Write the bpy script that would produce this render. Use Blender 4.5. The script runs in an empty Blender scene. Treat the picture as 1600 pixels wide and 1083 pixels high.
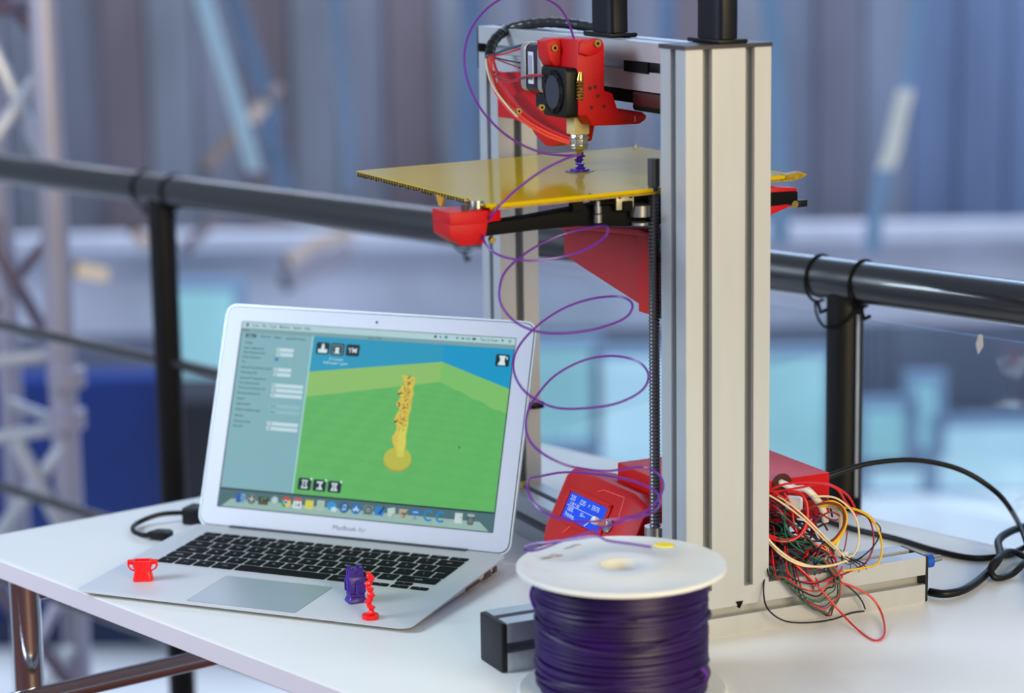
import bpy, bmesh, math, random
import numpy as np
from mathutils import Matrix, Vector, Euler
random.seed(7)
sc = bpy.context.scene
COL = sc.collection
K = 0.001                                  # all coordinates below are millimetres; the scene is in metres
D = math.radians

# ---------------------------------------------------------------- camera
CAMP = np.array([1137.55, -1685.32, 596.24]); FPX = 3696.6
CE = Euler((D(79.224), D(.888), D(22.862)), 'XYZ')
cam_d = bpy.data.cameras.new('camera'); cam = bpy.data.objects.new('camera', cam_d); COL.objects.link(cam)
cam.location = Vector(CAMP * K); cam.rotation_euler = CE
cam_d.sensor_width = 36; cam_d.lens = 36 * FPX / 1600
cam_d.clip_start = .05; cam_d.clip_end = 100
cam_d.dof.use_dof = True; cam_d.dof.focus_distance = 2.0; cam_d.dof.aperture_fstop = cam_d.lens / 21.0
sc.camera = cam
# ---------------------------------------------------------------- world, lamps, exposure
vs = sc.view_settings
sc.display_settings.display_device = 'sRGB'
vs.view_transform = 'Standard'; vs.look = 'None'; vs.gamma = 1; vs.use_curve_mapping = False
vs.exposure = 0.0
w = bpy.data.worlds.new('hall_daylight'); sc.world = w; w.use_nodes = True
wb = w.node_tree.nodes['Background']; wb.inputs[0].default_value = (.66, .77, 1.0, 1); wb.inputs[1].default_value = .40

def area(name, loc, target, size, power, color):
    l = bpy.data.lights.new(name, 'AREA'); l.shape = 'RECTANGLE'; l.size, l.size_y = size
    l.energy = power; l.color = color
    o = bpy.data.objects.new(name, l); COL.objects.link(o); o.location = Vector(loc) * K
    o.rotation_euler = (Vector(target) - Vector(loc)).to_track_quat('-Z', 'Y').to_euler()
    return o
area('cool_window_light', (-2000, -1500, 1500), (350, 100, 150), (1.2, 1.0), 86, (.69, .85, 1.0))
area('warm_room_light', (2900, -1900, 1000), (400, 100, 150), (1.6, 1.2), 100, (1.0, .82, .46))
area('hall_floor_fill', (-3500, 9500, 5200), (-4500, 12500, -3000), (9, 4), 1150, (.78, .87, 1.0))  # added out of view to brighten the hall floor
area('handrail_highlight_light', (1200, 6500, 4300), (600, 600, 0), (8, 4), 190, (.34, .62, 1.0))  # added blue source out of view, puts highlights on the handrail

# ---------------------------------------------------------------- frames
R3 = np.array(CE.to_matrix())
PO = np.array([438.85, -60.24]); PY = D(48.523); CU, SU = math.cos(PY), math.sin(PY)
def Wf(x, y, z): return (x, y, z)
def Pf(u, v, z): return (PO[0] + u*CU - v*SU, PO[1] + u*SU + v*CU, z)          # printer frame
KS = .921
def Lf(x, y, h):                                                               # laptop base, y from front, h above top face
    y *= KS; return (x, y, 5 + y/227*9 + h)
LA = D(20.04)
def Df(x, s, h):                                                               # laptop lid, s up the lid, h towards the viewer
    return (x, 213.4 + s*math.sin(LA) - h*math.cos(LA), 10.1 + s*math.cos(LA) + h*math.sin(LA))
def toP(p): a, b = p[0]-PO[0], p[1]-PO[1]; return (a*CU + b*SU, -a*SU + b*CU, p[2])
def sight(px, py, **k):
    """world point on a real plane (z=, printer u=, v=) or at distance d, used to survey positions"""
    r = R3 @ np.array([(px-800)/FPX, -(py-541.5)/FPX, -1.0])
    if 'd' in k: return tuple(CAMP + r*k['d'])
    if 'z' in k: return tuple(CAMP + r*(k['z']-CAMP[2])/r[2])
    c0 = np.array(toP(CAMP)); c1 = np.array(toP(CAMP+r)) - c0
    i = 0 if 'u' in k else 1; t = (k['u' if i == 0 else 'v'] - c0[i])/c1[i]
    return tuple(CAMP + r*t)

# ---------------------------------------------------------------- materials
def lin(c):
    c = c/255.0
    return c/12.92 if c <= .04045 else ((c+.055)/1.055)**2.4
def rgb(t): return (lin(t[0]), lin(t[1]), lin(t[2]), 1)
MATS = {}
def mat(name, col, rough=.5, metal=0.0, emit=0.0, noise=0.0, scale=40.0, spec=.5, bump=0.0, bscale=200.0, stretch=None, coat=0.0, trans=0.0, alpha=1.0, sss=0.0):
    if name in MATS: return MATS[name]
    m = bpy.data.materials.new(name); m.use_nodes = True; n = m.node_tree.nodes; l = m.node_tree.links
    b = n['Principled BSDF']; c = rgb(col)
    b.inputs['Base Color'].default_value = c; b.inputs['Roughness'].default_value = rough
    b.inputs['Metallic'].default_value = metal; b.inputs['Specular IOR Level'].default_value = spec
    b.inputs['Coat Weight'].default_value = coat; b.inputs['Transmission Weight'].default_value = trans
    b.inputs['Alpha'].default_value = alpha
    if sss: b.inputs['Subsurface Weight'].default_value = sss; b.inputs['Subsurface Scale'].default_value = .004
    if emit:
        b.inputs['Emission Color'].default_value = c; b.inputs['Emission Strength'].default_value = emit
        b.inputs['Base Color'].default_value = (.01, .01, .01, 1); b.inputs['Specular IOR Level'].default_value = .1
    if noise or bump:
        tc = n.new('ShaderNodeTexCoord'); mp = n.new('ShaderNodeMapping'); l.new(tc.outputs['Object'], mp.inputs[0])
        if stretch: mp.inputs['Scale'].default_value = stretch
    if noise:
        t = n.new('ShaderNodeTexNoise'); t.inputs['Scale'].default_value = scale; t.inputs['Detail'].default_value = 4
        l.new(mp.outputs[0], t.inputs['Vector'])
        r = n.new('ShaderNodeMapRange'); r.inputs[1].default_value = .3; r.inputs[2].default_value = .7
        r.inputs[3].default_value = 1-noise; r.inputs[4].default_value = 1+noise
        l.new(t.outputs[0], r.inputs[0])
        mx = n.new('ShaderNodeMix'); mx.data_type = 'RGBA'; mx.blend_type = 'MULTIPLY'; mx.inputs['Factor'].default_value = 1
        cb = n.new('ShaderNodeCombineColor')
        for i in range(3): l.new(r.outputs[0], cb.inputs[i])
        mx.inputs['A'].default_value = c; l.new(cb.outputs[0], mx.inputs['B'])
        l.new(mx.outputs['Result'], b.inputs['Emission Color' if emit else 'Base Color'])
    if bump:
        t2 = n.new('ShaderNodeTexNoise'); t2.inputs['Scale'].default_value = bscale; l.new(mp.outputs[0], t2.inputs['Vector'])
        bp = n.new('ShaderNodeBump'); bp.inputs['Strength'].default_value = bump; bp.inputs['Distance'].default_value = .0006
        l.new(t2.outputs[0], bp.inputs['Height']); l.new(bp.outputs[0], b.inputs['Normal'])
    MATS[name] = m; return m
ALU = mat('anodised_aluminium', (196, 198, 202), .42, .55, noise=.03, scale=60, stretch=(1, 1, .1))
LAPT = mat('laptop_aluminium', (214, 217, 222), .5, .2, noise=.015, scale=900)
BEZ = mat('laptop_bezel', (188, 192, 206), .45, .2, noise=.01, scale=300)
PAD = mat('trackpad_glass', (172, 180, 190), .3, .3, noise=.01)
KEYM = mat('key_black', (12, 12, 18), .65, 0, noise=.1, scale=100, spec=.12)
LEG = mat('legend_white', (205, 208, 214), .5, noise=.02)
BLK = mat('black_plastic', (9, 9, 12), .45, noise=.1, scale=80, spec=.25)
BLKM = mat('black_matt', (6, 6, 8), .7, noise=.1, spec=.15)
DGR = mat('dark_grey_plastic', (48, 50, 56), .5, noise=.05)
RED = mat('red_printed_plastic', (190, 0, 8), .45, 0, spec=.3, noise=.05, scale=120, bump=.25, bscale=900, stretch=(1, 1, 6))
REDG = mat('red_gusset_plastic', (176, 8, 20), .5, 0, noise=.05, scale=90, bump=.2, bscale=900, stretch=(1, 1, 6))
REDT = mat('red_toy_plastic', (245, 12, 16), .35, 0, noise=.04, scale=300, sss=.1)
PUR = mat('purple_toy_plastic', (62, 26, 140), .35, 0, noise=.06, scale=300)
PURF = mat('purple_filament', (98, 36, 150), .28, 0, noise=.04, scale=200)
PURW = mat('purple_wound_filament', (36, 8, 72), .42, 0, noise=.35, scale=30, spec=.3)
SPOOL = mat('spool_plastic', (226, 226, 222), .4, 0, noise=.015, scale=20)
SMUDGE = mat('spool_pencil_mark', (178, 172, 172), .6, noise=.2, scale=200)
YEL = mat('yellow_paint', (245, 225, 20), .5, noise=.1, scale=200)
TABLE = mat('white_laminate', (238, 236, 233), .38, 0, noise=.008, scale=6)
TEDGE = mat('table_edge_band', (222, 212, 222), .5, 0, noise=.01)
CHROME = mat('chrome', (196, 198, 202), .12, 1.0, noise=.01)
STEEL = mat('brushed_steel', (170, 168, 165), .3, .9, noise=.05, scale=200)
BRASS = mat('brass_bolt', (176, 150, 84), .3, .9, noise=.05, scale=200)
PEEK = mat('beige_peek', (196, 180, 130), .5, noise=.05)
SILV = mat('motor_silver', (176, 176, 180), .35, .7, noise=.04)
NAVY = mat('motor_dark_body', (26, 24, 44), .4, .2, noise=.05)
LABELM = mat('paper_label', (205, 208, 220), .6, noise=.03)
BED = mat('amber_film_glass', (204, 174, 0), .09, 0, noise=.10, scale=5, spec=.11, bump=.04, bscale=30)
BEDE = mat('amber_film_edge', (150, 120, 14), .4, noise=.3, scale=300)
TAPE = mat('brown_tape_tooth', (70, 48, 14), .5, noise=.3, scale=300)
ORNG = mat('amber_tape_scrap', (200, 140, 30), .4, noise=.1)
RAILM = mat('black_gloss_paint', (16, 17, 20), .3, 0, noise=.05, scale=10, spec=.8, coat=.7)
CABLE = mat('black_cable', (9, 9, 11), .45, noise=.05, spec=.3)
BLUEK = mat('blue_knob', (10, 80, 190), .35, noise=.05)
GREEN = mat('green_block', (0, 110, 70), .5, noise=.05)

# ---------------------------------------------------------------- mesh helpers
class MB:
    def __init__(s): s.v = []; s.f = []
    def add(s, vs_, fs): b = len(s.v); s.v += [tuple(p) for p in vs_]; s.f += [tuple(b+i for i in f) for f in fs]; return s
    def box(s, F, a, b):
        (x0, y0, z0), (x1, y1, z1) = a, b
        c = [(x0,y0,z0),(x1,y0,z0),(x1,y1,z0),(x0,y1,z0),(x0,y0,z1),(x1,y0,z1),(x1,y1,z1),(x0,y1,z1)]
        return s.add([F(*p) for p in c], [(0,3,2,1),(4,5,6,7),(0,1,5,4),(1,2,6,5),(2,3,7,6),(3,0,4,7)])
    def prism(s, F, poly, ax, a, b):
        """poly in the two other axes (in order), extruded on axis ax from a to b"""
        def P3(p, t):
            q = [p[0], p[1]]; q.insert(ax, t); return F(*q)
        n = len(poly)
        return s.add([P3(p, a) for p in poly] + [P3(p, b) for p in poly],
                     [tuple(range(n))[::-1], tuple(range(n, 2*n))] + [(i, (i+1) % n, n+(i+1) % n, n+i) for i in range(n)])
    def rings(s, rings, caps=True, closed=False):
        n = len(rings[0]); m = len(rings); V = [p for r in rings for p in r]; f = []
        for j in range(m if closed else m-1):
            k = (j+1) % m
            f += [(j*n+i, j*n+(i+1) % n, k*n+(i+1) % n, k*n+i) for i in range(n)]
        if caps and not closed: f += [tuple(range(n))[::-1], tuple(range((m-1)*n, m*n))]
        return s.add(V, f)
    def tube(s, pts, r, seg=8, closed=False, caps=True):
        P = [Vector(p) for p in pts]; n = len(P); rr = r if isinstance(r, (list, tuple)) else [r]*n
        up = None; rings = []
        for i, p in enumerate(P):
            a = P[(i-1) % n] if (closed or i > 0) else p; b = P[(i+1) % n] if (closed or i < n-1) else p
            t = (b-a).normalized()
            if up is None: up = t.orthogonal().normalized()
            up = (up - t*up.dot(t))
            if up.length < 1e-6: up = t.orthogonal()
            up.normalize(); w_ = t.cross(up)
            rings.append([tuple(p + (up*math.cos(2*math.pi*k/seg) + w_*math.sin(2*math.pi*k/seg))*rr[i]) for k in range(seg)])
        return s.rings(rings, caps, closed)
    def cyl(s, a, b, r0, r1=None, seg=20):
        return s.tube([a, b], [r0, r0 if r1 is None else r1], seg)
    def lathe(s, c, prof, F=None, seg=40, closed=True):
        """prof: (r,z) closed ring round a vertical axis through c"""
        n = len(prof); V = []; f = []
        for k in range(seg):
            a = 2*math.pi*k/seg
            for r, z in prof: V.append((c[0]+r*math.cos(a), c[1]+r*math.sin(a), c[2]+z))
        for k in range(seg):
            k2 = (k+1) % seg
            for j in range(n if closed else n-1):
                j2 = (j+1) % n
                f.append((k*n+j, k2*n+j, k2*n+j2, k*n+j2))
        return s.add(V, f)
    def ball(s, c, r, seg=12, sc_=(1, 1, 1)):
        rings = []
        for j in range(1, 7):
            t = math.pi*j/7
            rings.append([(c[0]+sc_[0]*r*math.sin(t)*math.cos(2*math.pi*k/seg), c[1]+sc_[1]*r*math.sin(t)*math.sin(2*math.pi*k/seg), c[2]+sc_[2]*r*math.cos(t)) for k in range(seg)])
        return s.rings(rings[::-1])
    def build(s, name, m, parent=None, bevel=0, segs=2, smooth=35, **tags):
        me = bpy.data.meshes.new(name); off = Vector((0, 0, 0))
        p = parent
        while p is not None: off += p.location; p = p.parent
        me.from_pydata([(x*K-off.x, y*K-off.y, z*K-off.z) for x, y, z in s.v], [], s.f)
        bm = bmesh.new(); bm.from_mesh(me); bmesh.ops.recalc_face_normals(bm, faces=bm.faces)
        if bevel:
            eds = [e for e in bm.edges if len(e.link_faces) == 2 and e.calc_face_angle(0) > .5]
            bmesh.ops.bevel(bm, geom=eds, offset=bevel*K, segments=segs, profile=.5, affect='EDGES', clamp_overlap=True)
        bm.to_mesh(me); bm.free()
        me.materials.append(m)
        me.polygons.foreach_set('use_smooth', [True]*len(me.polygons)); me.set_sharp_from_angle(angle=D(smooth))
        o = bpy.data.objects.new(name, me); COL.objects.link(o)
        if parent is not None: o.parent = parent
        for k, v in tags.items(): o[k] = v
        return o
def thing(name, label, cat, loc, group=None):
    o = bpy.data.objects.new(name, None); COL.objects.link(o); o.location = Vector(loc)*K
    o.empty_display_size = .02; o['label'] = label; o['category'] = cat
    if group: o['group'] = group
    return o
def spline(pts, per=8, closed=False):
    P = [np.array(p, float) for p in pts]; n = len(P); out = []
    for i in range(n if closed else n-1):
        g = (lambda j: P[j % n]) if closed else (lambda j: P[min(max(j, 0), n-1)])
        a, b, c, d = g(i-1), g(i), g(i+1), g(i+2)
        for k in range(per):
            t = k/per
            out.append(tuple(.5*((2*b)+(-a+c)*t+(2*a-5*b+4*c-d)*t*t+(-a+3*b-3*c+d)*t**3)))
    if not closed: out.append(tuple(P[-1]))
    return out
def rrect(x0, y0, x1, y1, r, n=5):
    p = []
    for cx, cy, a0 in ((x1-r, y1-r, 0), (x0+r, y1-r, 90), (x0+r, y0+r, 180), (x1-r, y0+r, 270)):
        for k in range(n+1):
            a = D(a0+90*k/n); p.append((cx+r*math.cos(a), cy+r*math.sin(a)))
    return p
def text_mb(mb, s, F, x, y, size, h, align='CENTER', bold=0.0, sx=1.0):
    """flat lettering in frame F (axes x,y of F) at height h"""
    cu = bpy.data.curves.new('t', 'FONT'); cu.body = s; cu.size = size; cu.align_x = align; cu.resolution_u = 2; cu.offset = bold
    ob = bpy.data.objects.new('t', cu); COL.objects.link(ob)
    me = bpy.data.meshes.new_from_object(ob.evaluated_get(bpy.context.evaluated_depsgraph_get()))
    mb.add([F(x+v.co.x*sx, y+v.co.y, h) for v in me.vertices], [tuple(p.vertices) for p in me.polygons])
    bpy.data.objects.remove(ob); bpy.data.curves.remove(cu); bpy.data.meshes.remove(me)
    return mb
def slot_face(half, n):
    """T-slot outline of one side: from -half*n .. ; returns (along, depth) points"""
    out = []
    for k in range(n):
        c = (k - (n-1)/2)*2*half
        out += [(c-4.2, 0), (c-4.2, 4), (c-9, 4), (c-9, 7), (c-5, 12), (c+5, 12), (c+9, 7), (c+9, 4), (c+4.2, 4), (c+4.2, 0)]
    return out
def profile(w_, d_):
    """outline of an aluminium T-slot extrusion, w_ x d_, with one slot per 40 mm"""
    nw, nd = max(1, round(w_/40)), max(1, round(d_/40)); hw, hd = w_/nw/2, d_/nd/2
    pts = []
    pts += [(-w_/2, -d_/2)] + [(a, -d_/2+b) for a, b in slot_face(hw, nw)]
    pts += [(w_/2, -d_/2)] + [(w_/2-b, a) for a, b in slot_face(hd, nd)]
    pts += [(w_/2, d_/2)] + [(-a, d_/2-b) for a, b in slot_face(hw, nw)]
    pts += [(-w_/2, d_/2)] + [(-w_/2+b, -a) for a, b in slot_face(hd, nd)]
    return pts
def extr(F, ax, lo, hi, a, b):
    """extrusion along axis ax of frame F between a and b; lo/hi are the 2D bounds in the other axes"""
    w_, d_ = hi[0]-lo[0], hi[1]-lo[1]; cx, cy = (hi[0]+lo[0])/2, (hi[1]+lo[1])/2
    mb = MB(); mb.prism(F, [(cx+p, cy+q) for p, q in profile(w_, d_)], ax, a, b); return mb

# ================================================================ SETTING (hall behind the railing)
def bgp(px, py, d): return sight(px, py, d=d*1000)
FW = np.array([-math.sin(CE.z), math.cos(CE.z)]); RT = np.array([math.cos(CE.z), math.sin(CE.z)])
def Hf(r, f, z):          # hall frame: r metres to the right, f metres ahead of the camera, z metres from the table top
    return (CAMP[0]+(RT[0]*r+FW[0]*f)*1000, CAMP[1]+(RT[1]*r+FW[1]*f)*1000, z*1000)
def struct(o): o['kind'] = 'structure'; return o
fl = struct(MB().box(Hf, (-9, 5.2, -3.1), (9, 15.2, -3.0)).build('floor', mat('hall_floor', (214, 218, 224), .35, 0, noise=.12, scale=.8)))
dk = struct(MB().box(Hf, (-4, -1.0, -.85), (4, 2.75, -.74)).build('floor_balcony', mat('balcony_floor', (100, 50, 42), .5, 0, noise=.1, scale=3)))
wall = struct(MB().box(Hf, (-9, 15, -3), (9, 15.3, 6)).build('wall_back', mat('hall_wall', (92, 98, 120), .8, 0, noise=.1, scale=2)))
tints = [(90, 82, 92), (82, 84, 98), (100, 104, 120), (98, 86, 94), (78, 82, 98), (104, 110, 124), (96, 86, 96), (86, 92, 110)]
for i in range(46):
    r0 = -5.3 + i*.30
    t = tints[(i*5+i//3) % 8]
    if r0 > 2.4: t = (88, 106, 140)
    elif r0 > 1.3: t = tuple(int(a*.5+b*.5) for a, b in zip(t, (92, 104, 130)))
    MB().box(Hf, (r0, 14.90 + .03*(i % 3), -1.55), (r0+.285, 15, 3.2)).build('panel', mat('wall_panel_tint_%d_%d_%d' % t, t, .75, 0, noise=.30, scale=1.6, stretch=(1, 1, .3)), wall)
# opposite gallery parapet: pale band, then lit windows below
par = struct(MB().box(Hf, (-9, 14.2, -2.0), (9, 14.45, -1.40)).build('wall_gallery', mat('gallery_parapet', (176, 180, 198), .7, 0, noise=.25, scale=1.0)))
MB().box(Hf, (-9, 14.1, -1.47), (9, 14.2, -1.38)).build('coping', mat('coping_grey', (178, 184, 202), .6, noise=.1, scale=2), par)
WIN = mat('daylit_window', (178, 222, 250), .5, emit=1.05, noise=.10, scale=1.3)
WIN2 = mat('daylit_window_cyan', (146, 206, 228), .5, emit=.95, noise=.12, scale=1.6)
FRM = mat('window_frame_grey', (120, 146, 178), .6, noise=.1)
def window(i, r0, r1, z0, z1, f, m):
    b = MB()
    for a, c in (((r0-.06, f, z0-.06), (r1+.06, f+.1, z0)), ((r0-.06, f, z1), (r1+.06, f+.1, z1+.06)), ((r0-.06, f, z0), (r0, f+.1, z1)), ((r1, f, z0), (r1+.06, f+.1, z1))): b.box(Hf, a, c)
    o = struct(b.build('window_%d' % i, FRM))
    MB().box(Hf, (r0, f+.04, z0), (r1, f+.07, z1)).build('pane', m, o); return o
def px2h(px, py, f):
    p = np.array(sight(px, py, d=1000.0)) - CAMP; ff = p[0]*FW[0]+p[1]*FW[1]; rr = p[0]*RT[0]+p[1]*RT[1]; t = f*1000/ff
    return rr*t/1000, (CAMP[2]+p[2]*t)/1000
for i, (x0, y0, x1, y1, m) in enumerate(((264, 455, 372, 640, WIN2), (826, 545, 925, 690, WIN2), (940, 560, 1050, 760, WIN), (1180, 560, 1290, 745, WIN2), (1352, 640, 1420, 720, WIN2),
                                      (1470, 668, 1680, 790, WIN), (1360, 735, 1440, 790, WIN), (1120, 590, 1168, 760, WIN), (1430, 600, 1462, 700, WIN2), (560, 560, 800, 760, WIN2)), 1):
    f = 13.9; r0, z1 = px2h(x0, y0, f); r1, z0 = px2h(x1, y1, f); z0 = max(z0, -2.98)
    window(i, r0, r1, z0, z1, f, m)
def hall_thing(name, label, cat, mb, m, group=None):
    o = mb.build(name, m); o['label'] = label; o['category'] = cat
    if group: o['group'] = group
    return o
# blue booth and dark cabinet standing on the hall floor
r0, z1 = px2h(118, 592, 11.2); r1, z0 = px2h(262, 900, 11.2)
booth = thing('exhibition_booth', 'deep blue booth wall behind the silver truss, left of the first black post', 'booth', Hf((r0+r1)/2, 11.3, -3.0))
MB().box(Hf, (r0-.5, 11.2, -3), (r1, 11.4, z1)).build('booth_wall', mat('booth_blue', (2, 48, 128), .5, noise=.15, scale=1.5), booth)
MB().box(Hf, (r0-.5, 11.15, -3), (r1, 11.2, -2.85)).build('skirting', mat('booth_skirt', (20, 40, 80), .5, noise=.1), booth)
r0, z1 = px2h(262, 640, 11.0); r1, z0 = px2h(345, 800, 11.0)
cab = thing('dark_cabinet', 'dark cabinet low behind the laptop lid, right of the blue booth', 'cabinet', Hf((r0+r1)/2, 11.2, -3.0))
MB().box(Hf, (r0, 11.0, -3), (r1+.6, 11.5, z1)).build('cabinet_body', mat('cabinet_black', (22, 26, 38), .5, noise=.1), cab)
MB().box(Hf, (r0-.03, 10.97, z1), (r1+.63, 11.53, z1+.05)).build('cabinet_top', mat('cabinet_top', (30, 34, 48), .5, noise=.1), cab)
# reflected light streaks in the hall, built as solid coloured bars
SB = mat('pale_blue_streak', (182, 216, 238), .4, noise=.12, scale=2, sss=0)
SB2 = mat('faint_blue_streak', (112, 140, 176), .5, noise=.15, scale=2)
SW = mat('white_streak', (248, 250, 246), .4, noise=.05)
def glare(label, pts, w_, d, m, n=12):
    P = [np.array(bgp(x, y, d)) for x, y in pts]; side = np.array([RT[0], RT[1], 0.])*w_/2*1000*d/FPX*1000/1000
    front = np.array([FW[0], FW[1], 0.])*12
    rings = []
    for p in spline(P, 6):
        p = np.array(p); rings.append([tuple(p-side-front), tuple(p+side-front), tuple(p+side+front), tuple(p-side+front)])
    return hall_thing('light_streak', label, 'glare', MB().rings(rings), m)
glare('bright pale blue streak of reflected light slanting down at upper left, ending above the handrail', [(300, -60), (330, 40), (365, 150), (398, 268)], 24, 7.5, SB)
glare('wide faint blue light streak slanting beside the brightest streak at upper left', [(345, -60), (378, 40), (408, 130), (432, 195)], 30, 8.5, SB2)
glare('faint grey blue light streak falling lower beside the warm streaks', [(415, 190), (428, 235), (444, 300)], 34, 8.6, SB2)
glare('pale blue vertical light streak left of the yellow print bed', [(520, -60), (531, 80), (541, 180), (546, 300)], 22, 8.0, mat('mid_blue_streak', (126, 152, 186), .5, noise=.1, scale=2))
glare('pale blue vertical light streak directly right of the tall front column', [(1196, -60), (1208, 60), (1214, 200), (1218, 380)], 32, 8.0, mat('sky_blue_streak', (128, 166, 206), .5, noise=.1, scale=2))
glare('narrow pale blue light streak at upper right, above its white part', [(1440, -60), (1428, 60), (1414, 150), (1405, 190)], 22, 8.0, mat('sky_blue_streak', (128, 166, 206), .5))
glare('white part of the light streak at right, brightest spot above the handrail', [(1416, 140), (1404, 190), (1394, 235), (1384, 264)], 24, 7.8, SW)
glare('pale blue tail of the light streak just above the right handrail', [(1384, 258), (1374, 310), (1366, 350), (1364, 395)], 24, 8.0, mat('sky_blue_streak', (128, 166, 206), .5))
glare('faint blue light streak behind the far column', [(735, -60), (738, 60), (728, 240), (722, 330)], 36, 10.0, SB2)
glare('faint blue light streak in the gap under the black handle', [(1040, -60), (1042, 60), (1040, 300)], 26, 10.0, SB2)
def glow_bar(label, pts, w_, d, col, e):  # warm light streaks built as glowing bars, no real lamps
    P = [np.array(bgp(x, y, d)) for x, y in pts]; r = w_/2*d*1000/FPX
    t = thing('warm_light_streak', label, 'glow', tuple((P[0]+P[-1])/2))
    MB().tube(P, r, 10).build('tube', mat('warm_streak_%d_%d' % (col[0], col[1]), col, .4, emit=e, noise=.1, scale=3), t)
    a, b = P[0], P[-1]; u = (b-a)/np.linalg.norm(b-a)
    MB().cyl(tuple(a-u*r*.8), tuple(a), r*1.1).build('end_cap', DGR, t)  # made-up cap closing the end of the streak's bar
    return t
glow_bar('warm white light streak in front of the truss, left under the handrail', [(120, 421), (168, 430)], 22, 6.5, (206, 190, 170), .9)
glow_bar('dim warm light streak behind the first black post', [(212, 362), (228, 384)], 18, 6.5, (170, 155, 150), .8)
glow_bar('warm light streak slanting up at upper left, crossing the blue streak', [(322, 262), (372, 205)], 20, 8.2, (136, 128, 132), .75)
glow_bar('bright warm light streak between the two faint streaks at upper left', [(392, 190), (414, 160)], 20, 8.0, (176, 170, 172), .9)
glow_bar('small violet light streak above the bright warm one', [(420, 150), (440, 133)], 18, 8.3, (140, 138, 156), .8)
glow_bar('long warm light streak under the handrail, above the laptop lid', [(452, 408), (492, 382), (552, 364)], 20, 7.5, (176, 170, 178), .85)
glow_bar('broad dim lavender light streak directly above the laptop lid', [(452, 438), (510, 412), (550, 392)], 30, 8.5, (140, 146, 176), .8)
glow_bar('dim warm light streak under the handrail right of the first black post', [(292, 385), (345, 335)], 18, 8.5, (128, 124, 146), .7)
# aluminium truss (lower left to upper left)
TRU = mat('truss_aluminium', (186, 180, 196), .4, .4, noise=.08, scale=4)
TRB = mat('truss_brace_aluminium', (205, 205, 212), .35, .4, noise=.08, scale=6)
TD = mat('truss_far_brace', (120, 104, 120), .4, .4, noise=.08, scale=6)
base = sight(95, 600, d=4200)
truss = thing('lighting_truss', 'silver lattice lighting truss standing at the left behind the railing', 'truss', (base[0], base[1], -3000))
def vert(px, py, d, r, m, name='chord'):
    p = sight(px, py, d=d); return MB().cyl((p[0], p[1], -3000), (p[0], p[1], 2200), r, seg=20).build(name, m, truss)
vert(93, 500, 4200, 25, TRU); vert(22, 700, 4480, 22, TRU); vert(-110, 500, 4200, 25, TRU); vert(-160, 500, 4480, 25, TRU)
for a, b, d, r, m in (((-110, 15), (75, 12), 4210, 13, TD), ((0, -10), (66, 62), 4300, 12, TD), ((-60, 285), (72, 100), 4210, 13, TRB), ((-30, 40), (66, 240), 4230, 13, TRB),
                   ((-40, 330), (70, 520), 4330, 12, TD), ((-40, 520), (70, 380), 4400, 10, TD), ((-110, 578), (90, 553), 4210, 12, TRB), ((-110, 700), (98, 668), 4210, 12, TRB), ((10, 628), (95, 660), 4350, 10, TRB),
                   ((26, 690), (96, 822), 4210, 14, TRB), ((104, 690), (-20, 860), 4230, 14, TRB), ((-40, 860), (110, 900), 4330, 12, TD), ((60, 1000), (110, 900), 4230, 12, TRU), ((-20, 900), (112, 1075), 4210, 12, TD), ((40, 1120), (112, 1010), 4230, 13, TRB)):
    MB().cyl(sight(a[0], a[1], d=d), sight(b[0], b[1], d=d+40), r, seg=10).build('brace', m, truss)
for (x, y) in ((64, 52), (68, 98)):
    p = sight(x, y, d=4185); MB().ball(p, 12).build('node', mat('truss_node', (220, 214, 205), .25, .6, noise=.05), truss)
for y in (590, 655):
    p = sight(104, y, d=4200); MB().cyl((p[0], p[1], p[2]-16), (p[0], p[1], p[2]+16), 34, seg=16).build('collar', TRU, truss)

# ---------------------------------------------------------------- railing
RZ = 221.0
A = np.array(sight(0, 263, z=RZ)); B = np.array(sight(1600, 475, z=RZ)); rd = (B-A)/np.linalg.norm(B-A)
railing = thing('balcony_railing', 'black tubular steel railing with round handrail running behind the table', 'railing', (A[0]+rd[0]*900, A[1]+rd[1]*900, -740))
A2, B2 = A-rd*600, B+rd*500
MB().cyl(tuple(A2), tuple(B2), 21.2, seg=32).build('handrail', RAILM, railing)
posts = []
for px, py in ((251, 310), (796, 380), (1321, 470)):
    p = np.array(sight(px, py, z=RZ)); t = float(np.dot((p-A)[:2], rd[:2])); q = A+rd*t; posts.append((q, t))
    # solve t so that the post stands on the handrail line at this bearing
    best = min(np.linspace(t-400, t+400, 1601), key=lambda s_: abs(float(((lambda c: 800+FPX*c[0]/-c[2])(R3.T @ (A+rd*s_-CAMP))))-px))
    q = A+rd*best; posts[-1] = (q, best)
    MB().cyl((q[0], q[1], -740), (q[0], q[1], RZ-12), 18.3, seg=24).build('post', mat('black_post_paint', (12, 12, 14), .45, noise=.05, spec=.3), railing)
    MB().cyl((q[0], q[1], -740), (q[0], q[1], -730), 45, seg=24).build('foot_plate', RAILM, railing)
def railpt(t, z, out=0): return (A[0]+rd[0]*t-rd[1]*out, A[1]+rd[1]*t+rd[0]*out, z)
def z_at(px, py):         # height on the railing's vertical plane
    n = np.array([-rd[1], rd[0], 0]); r = R3 @ np.array([(px-800)/FPX, -(py-541.5)/FPX, -1.0]); t = ((A-CAMP)@n)/(r@n); return (CAMP+r*t)[2]
for (x, y) in ((0, 508), (0, 760), (60, 925)):
    z = z_at(x, y)
    MB().cyl(railpt(-600, z), railpt(posts[1][1], z), 7.5 if y < 900 else 9, seg=14).build('mid_rail', RAILM, railing)
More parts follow.
